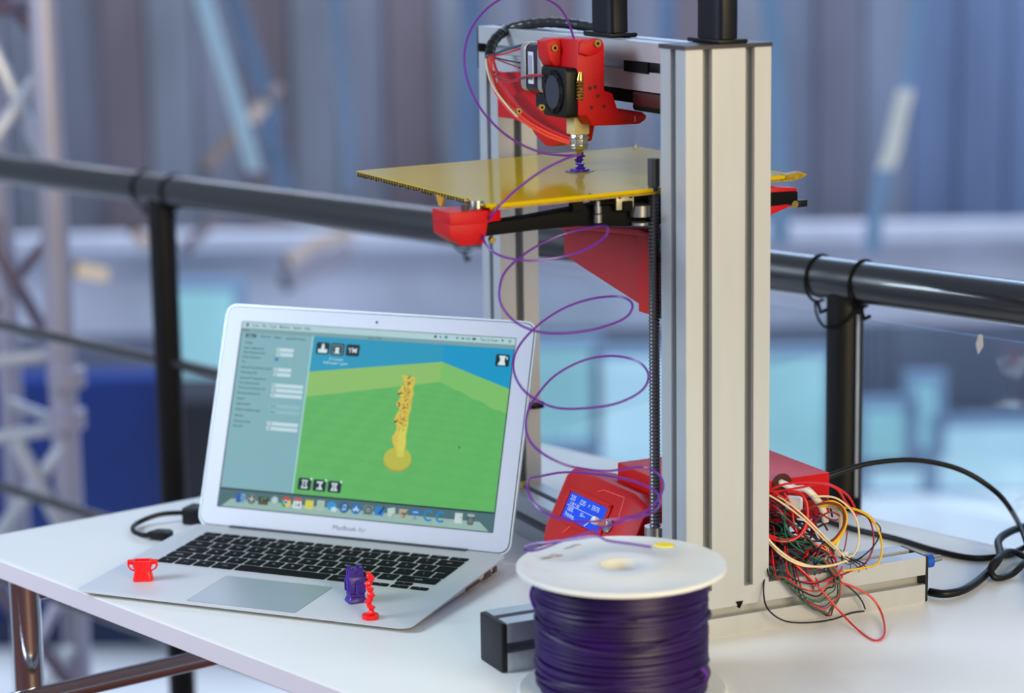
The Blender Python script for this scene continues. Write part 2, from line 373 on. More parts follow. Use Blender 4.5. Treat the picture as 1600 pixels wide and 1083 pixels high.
# glass panes in the bays right of the middle post
GL = bpy.data.materials.new('railing_glass'); GL.use_nodes = True; n = GL.node_tree.nodes; l = GL.node_tree.links; n.remove(n['Principled BSDF'])
tr = n.new('ShaderNodeBsdfTransparent'); tr.inputs[0].default_value = (.93, .97, .98, 1); gs = n.new('ShaderNodeBsdfGlossy'); gs.inputs['Roughness'].default_value = .02
lw = n.new('ShaderNodeLayerWeight'); lw.inputs[0].default_value = .5; pw = n.new('ShaderNodeMath'); pw.operation = 'POWER'; pw.inputs[1].default_value = 4.0; l.new(lw.outputs['Facing'], pw.inputs[0])
fr = n.new('ShaderNodeMath'); fr.operation = 'MULTIPLY_ADD'; fr.inputs[1].default_value = .7; fr.inputs[2].default_value = .07; l.new(pw.outputs[0], fr.inputs[0]); mx = n.new('ShaderNodeMixShader')
l.new(fr.outputs[0], mx.inputs[0]); l.new(tr.outputs[0], mx.inputs[1]); l.new(gs.outputs[0], mx.inputs[2]); l.new(mx.outputs[0], n['Material Output'].inputs[0])
for t0, t1 in ((posts[1][1]+24, posts[2][1]-24), (posts[2][1]+24, posts[2][1]+900)):
    b = MB(); q0, q1 = railpt(t0, -640, -4), railpt(t1, 185, 4)
    b.add([railpt(t0, -640, -4), railpt(t1, -640, -4), railpt(t1, -640, 4), railpt(t0, -640, 4), railpt(t0, 185, -4), railpt(t1, 185, -4), railpt(t1, 185, 4), railpt(t0, 185, 4)],
          [(0,3,2,1),(4,5,6,7),(0,1,5,4),(1,2,6,5),(2,3,7,6),(3,0,4,7)])
    b.build('glass_pane', GL, railing)
# zip ties and clamp
def ring_on_rail(t, r=23.2):
    pts = []
    for k in range(24):
        a = 2*math.pi*k/24; pts.append(railpt(t, RZ+r*math.sin(a)-1.2, r*math.cos(a)))
    return pts
for i, (t, lb) in enumerate(((posts[0][1]-36, None), (posts[0][1]+30, None), (posts[1][1]-72, None), (posts[2][1]-32, None), (posts[2][1]+22, None))):
    MB().tube(ring_on_rail(t), 1.5, 6, closed=True).build('zip_tie', BLKM, railing)
    MB().tube([railpt(t+2, RZ-24, -6), railpt(t+8, RZ-34, -8), railpt(t+16, RZ-30, -10)], 2.0, 6).build('tie_tail', BLKM, railing)
t = posts[2][1]
MB().tube(spline([railpt(t-32, RZ-22, -8), railpt(t-24, RZ-36, -14), railpt(t-6, RZ-44, -22), railpt(t+14, RZ-38, -18), railpt(t+22, RZ-24, -8)], 6), 1.3, 6).build('tie_loop', BLKM, railing)
zc = z_at(1345, 788)
b = MB(); b.add([railpt(t+17, zc-7, -20), railpt(t+27, zc-7, -20), railpt(t+27, zc+9, -20), railpt(t+17, zc+9, -20), railpt(t+17, zc-7, -8), railpt(t+27, zc-7, -8), railpt(t+27, zc+9, -8), railpt(t+17, zc+9, -8)],
    [(0,1,2,3),(4,7,6,5),(0,4,5,1),(1,5,6,2),(2,6,7,3),(3,7,4,0)]); b.build('glass_clamp', BLKM, railing, bevel=1)
# thin bright strip of the glazing edge beside the right post
MB().cyl(railpt(t+21, -640, -6), railpt(t+21, 190, -6), 1.6, seg=8).build('glazing_edge', mat('glazing_edge', (150, 160, 175), .3, noise=.1), railing)
zs = z_at(1535, 538); ts = None
best = min(np.linspace(t, t+500, 1001), key=lambda s_: abs(float(((lambda c: 800+FPX*c[0]/-c[2])(R3.T @ (np.array(railpt(s_, zs))-CAMP))))-1535))
b = MB(); b.add([railpt(best-4, zs, -5), railpt(best-1, zs-9, -5), railpt(best+4, zs-1, -5), railpt(best+3, zs+10, -5), railpt(best-1, zs+10, -5)] + [railpt(best-4, zs, -4.4), railpt(best-1, zs-9, -4.4), railpt(best+4, zs-1, -4.4), railpt(best+3, zs+10, -4.4), railpt(best-1, zs+10, -4.4)],
    [(0,1,2,3,4), (9,8,7,6,5)] + [(i, i+5, (i+1) % 5+5, (i+1) % 5) for i in range(5)]); b.build('sticker', mat('sticker_white', (200, 200, 205), .6, noise=.05), railing)

# ================================================================ TABLE
# corners: back corner, then edges surveyed in the table plane
a1 = np.array(sight(0, 876.5, z=0))[:2]; a2 = np.array(sight(540, 1083, z=0))[:2]
b1 = np.array(sight(0, 835, z=0))[:2]; b2 = np.array(sight(294, 780, z=0))[:2]
c1 = np.array(sight(848, 693.5, z=0))[:2]; c2 = np.array(sight(1600, 862, z=0))[:2]
def isect(p, q, r, s):
    M = np.array([q-p, -(s-r)]).T; t = np.linalg.solve(M, r-p); return p+(q-p)*t[0]
cl = isect(a1, a2, b1, b2); cb = isect(b1, b2, c1, c2)
e1 = (a2-a1)/np.linalg.norm(a2-a1); e2 = (c2-c1)/np.linalg.norm(c2-c1)
cr = cb+e2*1500; cf = cl+e1*1500
def round_poly(P, r, n=6):
    out = []
    for i, p in enumerate(P):
        a = P[i-1]-p; b = P[(i+1) % len(P)]-p; a = a/np.linalg.norm(a)*r; b = b/np.linalg.norm(b)*r
        for k in range(n+1):
            t = k/n; out.append(tuple((p+a)*(1-t)**2 + 2*t*(1-t)*p + (p+b)*t*t))
    return out
tab = thing('table', 'white laminate table with chrome legs under the laptop and printer', 'table', ((cl[0]+cr[0])/2, (cl[1]+cr[1])/2, -740))
tp = round_poly([cl, cf, cr, cb], 22)
MB().prism(Wf, tp, 2, -17.5, 0).build('tabletop', TABLE, tab, bevel=.8)
tp2 = round_poly([cl, cf, cr, cb], 22)
# edge band standing 0.3 mm proud
cen = (cl+cr)/2
ring_o = [np.array(p) for p in tp2]
b = MB(); N = len(ring_o); V = []
for p in ring_o:
    dq = p-cen; dq = dq/np.linalg.norm(dq)*.5; V += [(p[0]+dq[0], p[1]+dq[1], -16.9), (p[0]+dq[0], p[1]+dq[1], -.9)]
b.add(V, [(2*i, 2*((i+1) % N), 2*((i+1) % N)+1, 2*i+1) for i in range(N)]); b.build('edge_band', TEDGE, tab)
def legpost(x, y, name='leg'):
    MB().box(Wf, (x-13, y-13, -740), (x+13, y+13, -17.5)).build(name, CHROME, tab, bevel=4, segs=3)
v1 = (cb-cl)/np.linalg.norm(cb-cl)
l1 = np.array(sight(14, 912, z=-18))[:2]+v1*15
legs = [l1, l1+v1*560, l1+e1*1400, l1+e1*1400+v1*560]
def legcyl(p): return MB().cyl((p[0], p[1], -740), (p[0], p[1], -17.5), 14, seg=24).build('leg', CHROME, tab)
for p in legs: legcyl(p)
q0, q1 = np.array(sight(85, 1083, z=-110)), np.array(sight(315, 1030, z=-110)); dq = (q1-q0)/np.linalg.norm(q1-q0)
MB().cyl(tuple(q0-dq*250), tuple(q1+dq*160), 9, seg=20).build('stretcher', CHROME, tab)
MB().cyl((l1[0], l1[1], -30), (l1[0]+v1[0]*560, l1[1]+v1[1]*560, -30), 9, seg=16).build('under_rail', CHROME, tab)

# ================================================================ LAPTOP
lap = thing('laptop', 'open silver laptop showing a green modelling screen, on the white table', 'laptop', (162, 105, 0))
# wedge shaped base, rounded in plan
def base_ring(z_of, r, inset=0):
    return [(x, y) for x, y in rrect(inset, inset, 325-inset, 227-inset, r, 6)]
b = MB(); rg = []
for k, (ins, hh) in enumerate(((9, None), (1.2, -.9), (.2, -.35), (.9, 0))):
    ring = []
    for x, y in base_ring(None, 11, ins):
        if hh is None:
            t = min(1, max(0, (y-9)/60)); zb = 3.2-2.2*t
            X, Y, Z = Lf(x, y, 0); ring.append((X, Y, zb))
        else:
            X, Y, Z = Lf(x, y, 0); th = 1.2+ (y/227)*6.5
            ring.append((X, Y, Z+hh*th if k == 1 else Z+hh))
    rg.append(ring)
b.rings(rg); b.build('base', LAPT, lap)
for x in (30, 295):
    for y in (25, 200):
        X, Y, Z = Lf(x, y, 0); MB().cyl((X, Y, 0), (X, Y, 2.2), 7).build('rubber_foot', BLKM, lap)
# trackpad with its seam
MB().prism(Lf, rrect(109.6, 7.6, 215.4, 84.4, 2.5), 2, -.3, .06).build('trackpad_seam', mat('seam_dark', (90, 95, 105), .6), lap)
MB().prism(Lf, rrect(110, 8, 215, 84, 2.2), 2, -.2, .14).build('trackpad', PAD, lap)
# keyboard, ISO layout
def key(x0, y0, x1, y1, leg, sub=None, poly=None, sz=4.6):
    """y measured from front in the unscaled laptop depth"""
    o = MB().prism(Lf, poly or rrect(x0+1.3, y0+1.35, x1-1.3, y1-1.35, 1.3, 3), 2, -.2, .8).build('key', KEYM, lap, bevel=.25, segs=1)
    if leg:
        m = MB(); text_mb(m, leg, Lf, (x0+x1)/2, (y0+y1)/2-sz*.35, sz, .87)
        if sub: text_mb(m, sub, Lf, (x0+x1)/2, (y0+y1)/2+1.9, 3.2, .87)
        if m.v: m.build('key_legend', LEG, o)
    return o
KX0, KX1, KY1, KY0 = 26.0, 299.0, 202.0, 100.0
ph = (KY1-KY0-10.5)/5
yr = [KY1-10.5-ph*i for i in range(6)]
def row(y0, y1, ws, legs_, sz=4.6, subs=None):
    x = KX0; s = (KX1-KX0)/sum(ws)
    for i, (w_, lg) in enumerate(zip(ws, legs_)):
        if lg is not None: key(x, y0, x+w_*s, y1, lg, subs[i] if subs else None, sz=sz)
        x += w_*s
row(yr[0], KY1, [19.5]*14, ['esc', 'F1', 'F2', 'F3', 'F4', 'F5', 'F6', 'F7', 'F8', 'F9', 'F10', 'F11', 'F12', 'O'], 2.4)
row(yr[1], yr[0], [19]*13+[26], list('§1234567890-=')+['del'], 4.0, list('±!@£$%^&*()_+')+[None])
row(yr[2], yr[1], [26]+[19]*12+[19], ['tab']+list('QWERTYUIOP[]')+[None])
row(yr[3], yr[2], [31.5]+[19]*12+[13.5], ['caps']+list("ASDFGHJKL;'\\")+[None])
key(0, 0, 0, 0, None, poly=[(KX1-18.1, yr[2]+.2), (KX1-18.1, yr[1]-1.1), (KX1-.9, yr[1]-1.1), (KX1-.9, yr[3]+1.1), (KX1-12.4, yr[3]+1.1), (KX1-12.4, yr[2]+.2)])
m_ = MB(); text_mb(m_, 'enter', Lf, KX1-8, yr[2]-4, 3.2, .87); m_.build('key_legend', LEG, lap)
row(yr[4], yr[3], [24]+[19]*11+[40], ['shift', '`']+list('ZXCVBNM,./')+['shift'])
wb_ = [19, 19, 19, 23.5, 93, 23.5, 19, 19, 19, 19]
row(yr[5], yr[4], wb_[:7]+[57], ['fn', 'ctrl', 'alt', 'cmd', '', 'cmd', 'alt', None], 3.0)
sx_ = KX1-57*273/273
key(sx_, yr[5], sx_+19, yr[5]+ph*.52, '<', sz=3); key(sx_+38, yr[5], sx_+57, yr[5]+ph*.52, '>', sz=3)
key(sx_+19, yr[5], sx_+38, yr[5]+ph*.5, 'v', sz=3); key(sx_+19, yr[5]+ph*.5, sx_+38, yr[4], '^', sz=3)
# ports on the right side
for nm, y0, y1, hh in (('card_slot', 128, 158, 1.1), ('usb_port', 170, 184, 2.6), ('display_port', 191, 199, 2.6)):
    zc = lambda y: Lf(325, y, 0)[2]*.5+.9
    bb = MB(); V = []
    for x in (322.5, 325.25):
        for y, sgn in ((y0, -1), (y1, -1), (y1, 1), (y0, 1)): V.append((x, y*KS, zc(y)+sgn*hh))
    bb.add(V, [(0,1,2,3), (7,6,5,4), (0,4,5,1), (1,5,6,2), (2,6,7,3), (3,7,4,0)]); bb.build(nm, mat('port_dark', (74, 56, 62), .6, noise=.1), lap)
# hinge barrel and lid
MB().cyl((40, 208, 10.6), (285, 208, 10.6), 4.2, seg=16).build('hinge', mat('hinge_dark', (60, 64, 72), .4, noise=.05), lap)
LH = 216
lid = MB(); outer = rrect(0, 0, 325, LH, 11, 6)
rg = [[Df(x, s, -4.6) for x, s in rrect(2.5, 2.5, 322.5, LH-2.5, 9, 6)], [Df(x, s, -3.4) for x, s in rrect(.4, .4, 324.6, LH-.4, 11, 6)], [Df(x, s, -.6) for x, s in outer], [Df(x, s, -.1) for x, s in rrect(.3, .3, 324.7, LH-.3, 11, 6)]]
lid.rings(rg); lido = lid.build('lid', mat('lid_aluminium', (222, 228, 235), .3, .4, noise=.01, scale=500), lap)
MB().prism(Df, rrect(1.5, 1.5, 323.5, LH-1.5, 10, 6), 2, -.3, .12).build('gasket', mat('gasket_dark', (36, 60, 66), .5, noise=.1), lido)
MB().prism(Df, rrect(2.4, 2.4, 322.6, LH-2.4, 9.5, 6), 2, -.2, .32).build('bezel', BEZ, lido)
MB().prism(Df, rrect(161.2, 205.0, 163.8, 207.6, 1.29, 4), 2, .3, .42).build('camera_eye', BLK, lido)
m_ = MB(); text_mb(m_, 'MacBook', Df, 168.5, 8.6, 6.2, .40, align='RIGHT', bold=.0, sx=1.04); m_.build('logo_lettering', mat('logo_grey', (84, 88, 100), .5), lido)
m_ = MB(); text_mb(m_, 'Air', Df, 170.5, 8.6, 6.2, .40, align='LEFT', bold=-.02); m_.build('logo_lettering', mat('logo_light_grey', (128, 132, 146), .5), lido)
# ---- display and everything it shows, in 1440 x 900 screen units
def Sf(x, y, h): return Df(19.5 + x*286/1440, 199 - y*179/900, .34 + h*.035)
MB().prism(Df, rrect(18.9, 19.4, 306.1, 199.6, .6, 2), 2, .2, .345).build('display_frame', mat('display_frame', (22, 40, 48), .5, noise=.1), lido)
disp = MB().prism(Sf, [(0, 0), (1440, 0), (1440, 900), (0, 900)], 2, -2, .1).build('display', mat('screen_base', (120, 170, 180), .3, emit=.9), lap)
def em(name, c, s=.92): return mat('screen_'+name, c, .35, emit=s, noise=.008, scale=30)
def flat(name, polys, c, h, label=None, split=False):
    if split:
        for p in polys: flat(name, [p], c, h)
        return
    b = MB()
    for p in polys: b.add([Sf(x, y, h) for x, y in p], [tuple(range(len(p)))])
    o = b.build(name, em('%d_%d_%d' % c, c), disp, smooth=1)
    if label: o['label'] = label
    return o
def R(x0, y0, x1, y1): return [(x0, y0), (x1, y0), (x1, y1), (x0, y1)]
def C(cx, cy, rx, ry=None, n=20): return [(cx+rx*math.cos(2*math.pi*k/n), cy+(ry or rx)*math.sin(2*math.pi*k/n)) for k in range(n)]
def stext(name, items, c, h):
    b = MB(); 
    for s, x, y, sz, al in items:
        text_mb(b, s, lambda a, q, hh: Sf(a, -q, hh), x, -y, sz, h, align=al, bold=.25)
    return b.build(name, em('%d_%d_%d' % c, c), disp)
def clip(poly, x0, y0, x1, y1):
    for ax, lim, sg in ((0, x0, 1), (0, x1, -1), (1, y0, 1), (1, y1, -1)):
        out = []
        for i in range(len(poly)):
            p, q = poly[i-1], poly[i]; ip, iq = sg*(p[ax]-lim) >= 0, sg*(q[ax]-lim) >= 0
            if ip != iq:
                t = (lim-p[ax])/(q[ax]-p[ax]); out.append((p[0]+(q[0]-p[0])*t, p[1]+(q[1]-p[1])*t))
            if iq: out.append(q)
        poly = out
        if not poly: return []
    return poly
VX0, VY0, VX1, VY1 = 397, 47, 1437, 808
flat('menu_bar', [R(0, 0, 1440, 30)], (176, 210, 216), 1, 'pale menu bar')
flat('title_bar', [R(0, 30, 1440, 50)], (122, 160, 166), 1)
flat('settings_panel', [R(4, 50, 393, 810)], (128, 176, 186), 1, 'grey green settings panel')
flat('panel_edge', [R(389, 48, 397, 810)], (160, 212, 206), 2)
flat('sky_left', [clip([(VX0, VY0), (1083, VY0), (1083, 131), (VX0, 221)], VX0, VY0, VX1, VY1)], (34, 152, 190), 1)
flat('sky_right', [[(1083, VY0), (VX1, VY0), (VX1, 236), (1083, 131)]], (0, 150, 200), 1)
flat('wall_band_left', [[(VX0, 221), (1083, 131), (1083, 226), (VX0, 342)]], (140, 192, 104), 1)
flat('wall_band_right', [[(1083, 131), (VX1, 236), (VX1, 360), (1083, 226)]], (122, 192, 104), 1)
flat('build_plate', [[(VX0, 342), (1083, 226), (VX1, 360), (VX1, VY1), (VX0, VY1)]], (96, 182, 98), 1)
# faint chequer on the build plate, in its own perspective
NQ = 20
src = [(0, 0), (NQ, 0), (NQ, NQ), (0, NQ)]; dst = [(1083, 226), (-560, 504), (300, 1500), (2500, 728)]
Am = []; bv = []
for (x, y), (X, Y) in zip(src, dst): Am += [[x, y, 1, 0, 0, 0, -X*x, -X*y], [0, 0, 0, x, y, 1, -Y*x, -Y*y]]; bv += [X, Y]
Hm = np.append(np.linalg.solve(np.array(Am, float), np.array(bv, float)), 1).reshape(3, 3)
def hp(x, y): q = Hm @ [x, y, 1]; return (q[0]/q[2], q[1]/q[2])
chk = []
for i in range(NQ):
    for j in range(NQ):
        if (i+j) % 2 == 0:
            p = clip([hp(i, j), hp(i+1, j), hp(i+1, j+1), hp(i, j+1)], VX0, VY0, VX1, VY1)
            if len(p) > 2: chk.append(p)
flat('build_plate_squares', chk, (93, 179, 96), 2)
# the jagged yellow tower preview
flat('tower_base', [C(917, 606, 72, 56, 28)], (172, 160, 50), 3)
flat('tower_base_top', [C(917, 600, 71, 54, 28)], (186, 186, 72), 4)
L_ = [(884, 205), (899, 228), (900, 250), (874, 287), (894, 309), (874, 345), (896, 366), (880, 400), (874, 419), (893, 450), (892, 470), (876, 500), (881, 528), (905, 560), (912, 590)]
Rr = [(953, 215), (958, 240), (952, 269), (960, 290), (950, 320), (955, 362), (946, 400), (950, 443), (944, 480), (952, 534), (944, 570), (938, 592)]
flat('tower', [L_+Rr[::-1]], (214, 190, 74), 5)
random.seed(3); fc = {'d': [], 'm': [], 'l': [], 'e': []}
for i in range(150):
    y = 210+i*2.35; w0 = 40-6*((y-210)/350); cx = 925-2*((y-210)/350)*0+5*math.sin(y/16.0)-(0 if y < 430 else 4)
    for sd in (1,):
        if random.random() < .4:
            x = cx+sd*w0*random.uniform(.45, .62); s_ = random.uniform(4, 6)
            fc['e' if y < 470 else 'l'].append([(x-s_, y), (x, y-s_), (x+s_*.9, y+2), (x-1, y+s_)])
    x = cx+random.uniform(-.8, .5)*w0*.8; s_ = random.uniform(4, 9); tri = [(x-s_, y+random.uniform(-3, 3)), (x+s_, y-random.uniform(2, 8)), (x+random.uniform(-4, 4), y+3)]
    fc['d' if (x < cx+12 and y < 440 and random.random() < .4) else 'm' if y < 470 and random.random() < .5 else 'l'].append(tri)
for cx, cy in ((886, 292), (884, 345), (884, 422)):
    for k in range(5): fc['d'].append(C(cx+random.uniform(-6, 10), cy+random.uniform(-9, 9), random.uniform(3, 6), n=5))
flat('tower_edge_facets', fc['e'], (206, 178, 70), 4.8); flat('tower_dark_facets', fc['d'], (78, 54, 26), 6.5); flat('tower_facets', fc['m'], (160, 126, 46), 6); flat('tower_light_facets', fc['l'], (224, 210, 92), 6.2)  # dark triangles and spots scattered over the tower
flat('tower_light_side', [[(905, 440), (948, 430), (946, 590), (915, 592)]], (204, 206, 84), 5.6)
# buttons in the viewport
BT = [(418, 76, 489, 133), (496, 76, 567, 134), (578, 77, 649, 133), (1352, 77, 1421, 134), (416, 729, 486, 786), (496, 730, 564, 786), (575, 731, 645, 786)]
flat('view_button', [[(x, y) for x, y in rrect(a, b_, c, d, 8, 3)] for a, b_, c, d in BT], (12, 30, 46), 3, split=True)
flat('button_signs', [R(430, 108, 478, 126), R(446, 92, 462, 108), C(454, 88, 7, 6, 10), R(520, 96, 542, 104), [(524, 104), (538, 104), (544, 124), (518, 124)],
    [(1368, 84), (1402, 84), (1396, 104), (1404, 128), (1364, 128), (1376, 104)], R(1406, 88, 1412, 100)], (214, 236, 240), 5)
def frame_poly(x0, y0, x1, y1, t): return [R(x0, y0, x1, y0+t), R(x0, y1-t, x1, y1), R(x0, y0, x0+t, y1), R(x1-t, y0, x1, y1)]
flat('button_outlines', frame_poly(505, 84, 558, 127, 3)[0:2] + frame_poly(505, 84, 558, 127, 3)[2:], (150, 175, 175), 4.5)
for bx in (416, 496, 575):
    x = bx+18; pass
flat('button_figure', [[(434, 738), (468, 738), (460, 756), (470, 778), (432, 778), (442, 756)], [(512, 740), (550, 738), (536, 758), (550, 778), (514, 778), (524, 757)], [(592, 740), (626, 740), (618, 758), (628, 778), (590, 778), (600, 758)]], (206, 226, 228), 5, split=True)
flat('button_figure_cores', [[(443, 744), (458, 744), (453, 756), (461, 771), (441, 771), (448, 756)], [(520, 748), (530, 748), (528, 770), (520, 770)], [(606, 744), (611, 744), (611, 774), (606, 774)]], (20, 40, 56), 6)
flat('button_flag', [C(483, 731, 6, 6, 8), C(561, 732, 6, 6, 8), C(642, 733, 6, 6, 8)], (206, 240, 236), 6.5, split=True)
stext('button_lettering', [('YM', 613, 117, 34, 'CENTER')], (216, 236, 240), 5)
stext('estimate_lettering', [('27 minutes', 531, 158, 17, 'CENTER'), ('0.45 meter 1 gram', 531, 177, 17, 'CENTER')], (186, 224, 230), 5)
# settings panel
flat('active_tab', [R(28, 57, 86, 75)], (58, 88, 96), 3)
stext('tab_lettering', [('Basic', 57, 71, 14, 'CENTER')], (170, 205, 208), 5)
lab = [('Quality', 29, 105), ('Layer height (mm)', 29, 130), ('Shell thickness (mm)', 27, 152), ('Enable retraction', 27, 175), ('Fill', 28, 199), ('Bottom/Top thickness (mm)', 26, 225), ('Fill Density (%)', 27, 250),
       ('Speed and Temperature', 27, 277), ('Print speed (mm/s)', 27, 301), ('Printing temperature (C)', 27, 325), ('Bed temperature (C)', 25, 351), ('Support', 25, 377), ('Support type', 26, 403), ('Platform adhesion type', 26, 431), ('Filament', 26, 461), ('Diameter (mm)', 26, 488), ('Flow (%)', 26, 512),
       ('Advanced', 108, 70), ('Plugins', 184, 71), ('Start/End-GCode', 252, 73)]
stext('settings_lettering', [(s, x, y, 14.5, 'LEFT') for s, x, y in lab], (44, 84, 94), 3)
fld = [(208, 117, 299, 134), (208, 140, 299, 157), (208, 214, 300, 231), (208, 238, 300, 254), (208, 290, 376, 307), (208, 314, 376, 331), (208, 339, 376, 356), (208, 475, 375, 492), (208, 499, 375, 516)]
flat('input_field', [R(*f) for f in fld], (196, 222, 230), 3, split=True)
flat('dropdown', [R(206, 390, 372, 407), R(206, 418, 372, 435)], (142, 188, 196), 3, split=True)
stext('field_lettering', [(s, 213, y, 13, 'LEFT') for s, y in (('0.1', 130), ('0.8', 153), ('0.6', 227), ('20', 251), ('50', 303), ('220', 327), ('70', 352), ('1.75', 488), ('100', 512), ('None', 403), ('None', 431))], (60, 96, 110), 5)
flat('checkbox', [R(204, 164, 222, 182)], (30, 130, 190), 3)
# menu bar
stext('menu_lettering', [('Cura', 74, 20, 17, 'CENTER'), ('File', 122, 20, 17, 'CENTER'), ('Tools', 170, 20, 17, 'CENTER'), ('Machine', 235, 20, 17, 'CENTER'), ('Expert', 304, 20, 17, 'CENTER'), ('Help', 358, 20, 17, 'CENTER')], (46, 78, 86), 3)
stext('status_lettering', [('12%', 1200, 20, 15, 'CENTER'), ('Tue 12:12 pm', 1308, 20, 16, 'CENTER')], (46, 78, 86), 3)
stext('title_lettering', [('Cura - 14.03', 719, 45, 14, 'CENTER')], (70, 100, 106), 3)
flat('menu_sign', [C(31, 14, 7, 8, 12), R(30, 3, 34, 8), C(1033, 14, 7, 7, 10), C(1060, 14, 4, 5, 8), C(1375, 12, 5, 5, 10), R(1404, 9, 1420, 11), R(1404, 14, 1420, 16), R(1404, 19, 1420, 21), [(1137, 11), (1153, 11), (1145, 20)], R(1168, 11, 1180, 18), R(1222, 9, 1240, 19)], (30, 62, 70), 3, split=True)
flat('menu_badge', [[(1081, 8), (1095, 8), (1095, 16), (1088, 22), (1081, 16)]], (0, 130, 110), 3)
flat('window_button', [C(10, 40, 5, 5, 10), C(24, 40, 5, 5, 10), C(38, 40, 5, 5, 10)], (120, 92, 100), 3, split=True)
# dock
flat('dock_backdrop', [R(0, 810, 1440, 900)], (74, 108, 116), 1)
flat('desktop_edge', [R(0, 808, 1440, 815)], (18, 34, 44), 4)
flat('dock_shelf', [[(70, 858), (1370, 858), (1420, 898), (20, 898)]], (150, 184, 176), 2, 'pale dock shelf')
def icon(polys_cols):
    for k, (p, c) in enumerate(polys_cols): flat('dock_icon' if k == 0 else 'dock_icon_detail', p, c, 5+k*.9)
IX = [121, 180, 244, 304, 366, 427, 490, 550, 613, 674, 737, 799, 858, 920, 982, 1044, 1110, 1171, 1262, 1324]; IY = 852; S_ = 25
icon([([R(121-S_, IY-22, 121+S_, IY+22)], (36, 92, 176)), ([R(121, IY-22, 121+S_, IY+22)], (110, 160, 205)), ([R(106, IY-8, 110, IY), R(132, IY-8, 136, IY), R(106, IY+8, 136, IY+11)], (12, 44, 104))])
icon([([C(180, IY, 24, 25)], (120, 134, 132)), ([C(180, IY, 19, 20)], (52, 62, 64)), ([[(180, IY-20), (188, IY-4), (200, IY), (186, IY+6), (180, IY+20), (172, IY+4), (160, IY), (174, IY-6)]], (170, 186, 180))])
icon([([R(218, IY-14, 270, IY+22)], (36, 40, 36)), ([R(222, IY+6, 266, IY+18)], (96, 84, 48)), ([C(236, IY-4, 8), C(254, IY-8, 7)], (90, 130, 70))])
icon([([[(304-24, IY+20), (304-18, IY-16), (304, IY-26), (304+18, IY-16), (304+24, IY+20)]], (150, 180, 182)), ([C(304, IY-4, 13, 14)], (186, 208, 208))])
icon([([[(366+25*math.cos(D(a)), IY+25*math.sin(D(a))) for a in range(210, 331, 10)]+[(366, IY)]], (212, 60, 48)), ([[(366+25*math.cos(D(a)), IY+25*math.sin(D(a))) for a in range(90, 211, 10)]+[(366, IY)]], (60, 160, 80)), ([[(366+25*math.cos(D(a)), IY+25*math.sin(D(a))) for a in range(-30, 91, 10)]+[(366, IY)]], (226, 200, 74)), ([C(366, IY, 11)], (220, 230, 230)), ([C(366, IY, 8)], (40, 110, 190))])
icon([([R(427-22, IY-22, 427+22, IY+24)], (214, 230, 232)), ([R(427-22, IY-26, 427+22, IY-10)], (190, 92, 96))])
stext('dock_calendar_lettering', [('14', 427, IY+18, 30, 'CENTER')], (40, 52, 66), 8)
icon([([R(490-22, IY-22, 490+22, IY+22)], (206, 208, 84)), ([R(490-22, IY-22, 490+22, IY-16)], (182, 180, 66))])
icon([([R(550-20, IY-24, 550+20, IY+22)], (170, 196, 186)), ([R(536, IY-12, 564, IY-10), R(536, IY-2, 564, IY), R(536, IY+8, 564, IY+10)], (110, 140, 134))])
icon([([C(608, IY-4, 25, 20)], (44, 150, 214)), ([C(622, IY+12, 16, 12)], (190, 224, 236))])
icon([([C(674, IY, 25)], (18, 66, 128)), ([C(674, IY, 21)], (38, 106, 176)), ([R(670, IY-14, 673, IY+8), R(682, IY-16, 685, IY+6), C(668, IY+9, 5, 4), C(680, IY+7, 5, 4), R(670, IY-16, 685, IY-11)], (170, 206, 226))])
icon([([C(737, IY, 25)], (30, 110, 190)), ([[(737, IY-16), (750, IY+12), (744, IY+12), (737, IY-4), (730, IY+12), (724, IY+12)], R(720, IY+1, 754, IY+6)], (200, 226, 240))])
icon([([R(800-25, IY-22, 800+25, IY+22)], (110, 130, 132)), ([C(800, IY, 18, 17)], (50, 62, 66)), ([C(800, IY, 12, 11)], (150, 170, 170)), ([C(800, IY, 5, 5)], (50, 62, 66))])
icon([([[(836, IY-20), (884, IY-18), (880, IY+22), (834, IY+20)]], (36, 128, 206)), ([[(878, IY-24), (886, IY-20), (862, IY+16), (854, IY+12)]], (20, 40, 70))])
icon([([[(898, IY-16), (936, IY-24), (944, IY+16), (904, IY+22)]], (186, 206, 200)), ([[(938, IY+2), (944, IY+6), (928, IY+20), (922, IY+20)]], (110, 126, 122))])
icon([([[(958, IY-20), (1004, IY-20), (1000, IY+20), (962, IY+20)]], (178, 168, 140)), ([R(970, IY-4, 992, IY+6)], (110, 104, 90)), ([[(1000, IY-14), (1005, IY-10), (984, IY+22), (980, IY+20)]], (70, 70, 62))])
icon([([C(1044, IY-10, 26, 12)], (24, 112, 196)), ([R(1030, IY-14, 1058, IY-8)], (150, 200, 230)), ([R(1040, IY+2, 1048, IY+20), R(1030, IY+18, 1058, IY+22)], (110, 140, 150))])
def cshape(cx, r, c):
    t = 10; pts = [(cx+r*math.cos(D(a)), IY+r*math.sin(D(a))) for a in range(45, 316, 15)]; pts += [(cx+(r-t)*math.cos(D(a)), IY+(r-t)*math.sin(D(a))) for a in range(315, 44, -15)]
    q = [[pts[i], pts[i+1], pts[-2-i], pts[-1-i]] for i in range(18)]; return q
icon([(cshape(1112, 27, 0), (0, 134, 196))]); icon([(cshape(1173, 27, 0), (0, 134, 196))])
icon([([R(1262-18, IY-26, 1262+20, IY+22)], (196, 214, 212)), ([C(1274, IY-8, 3)], (90, 100, 100))])
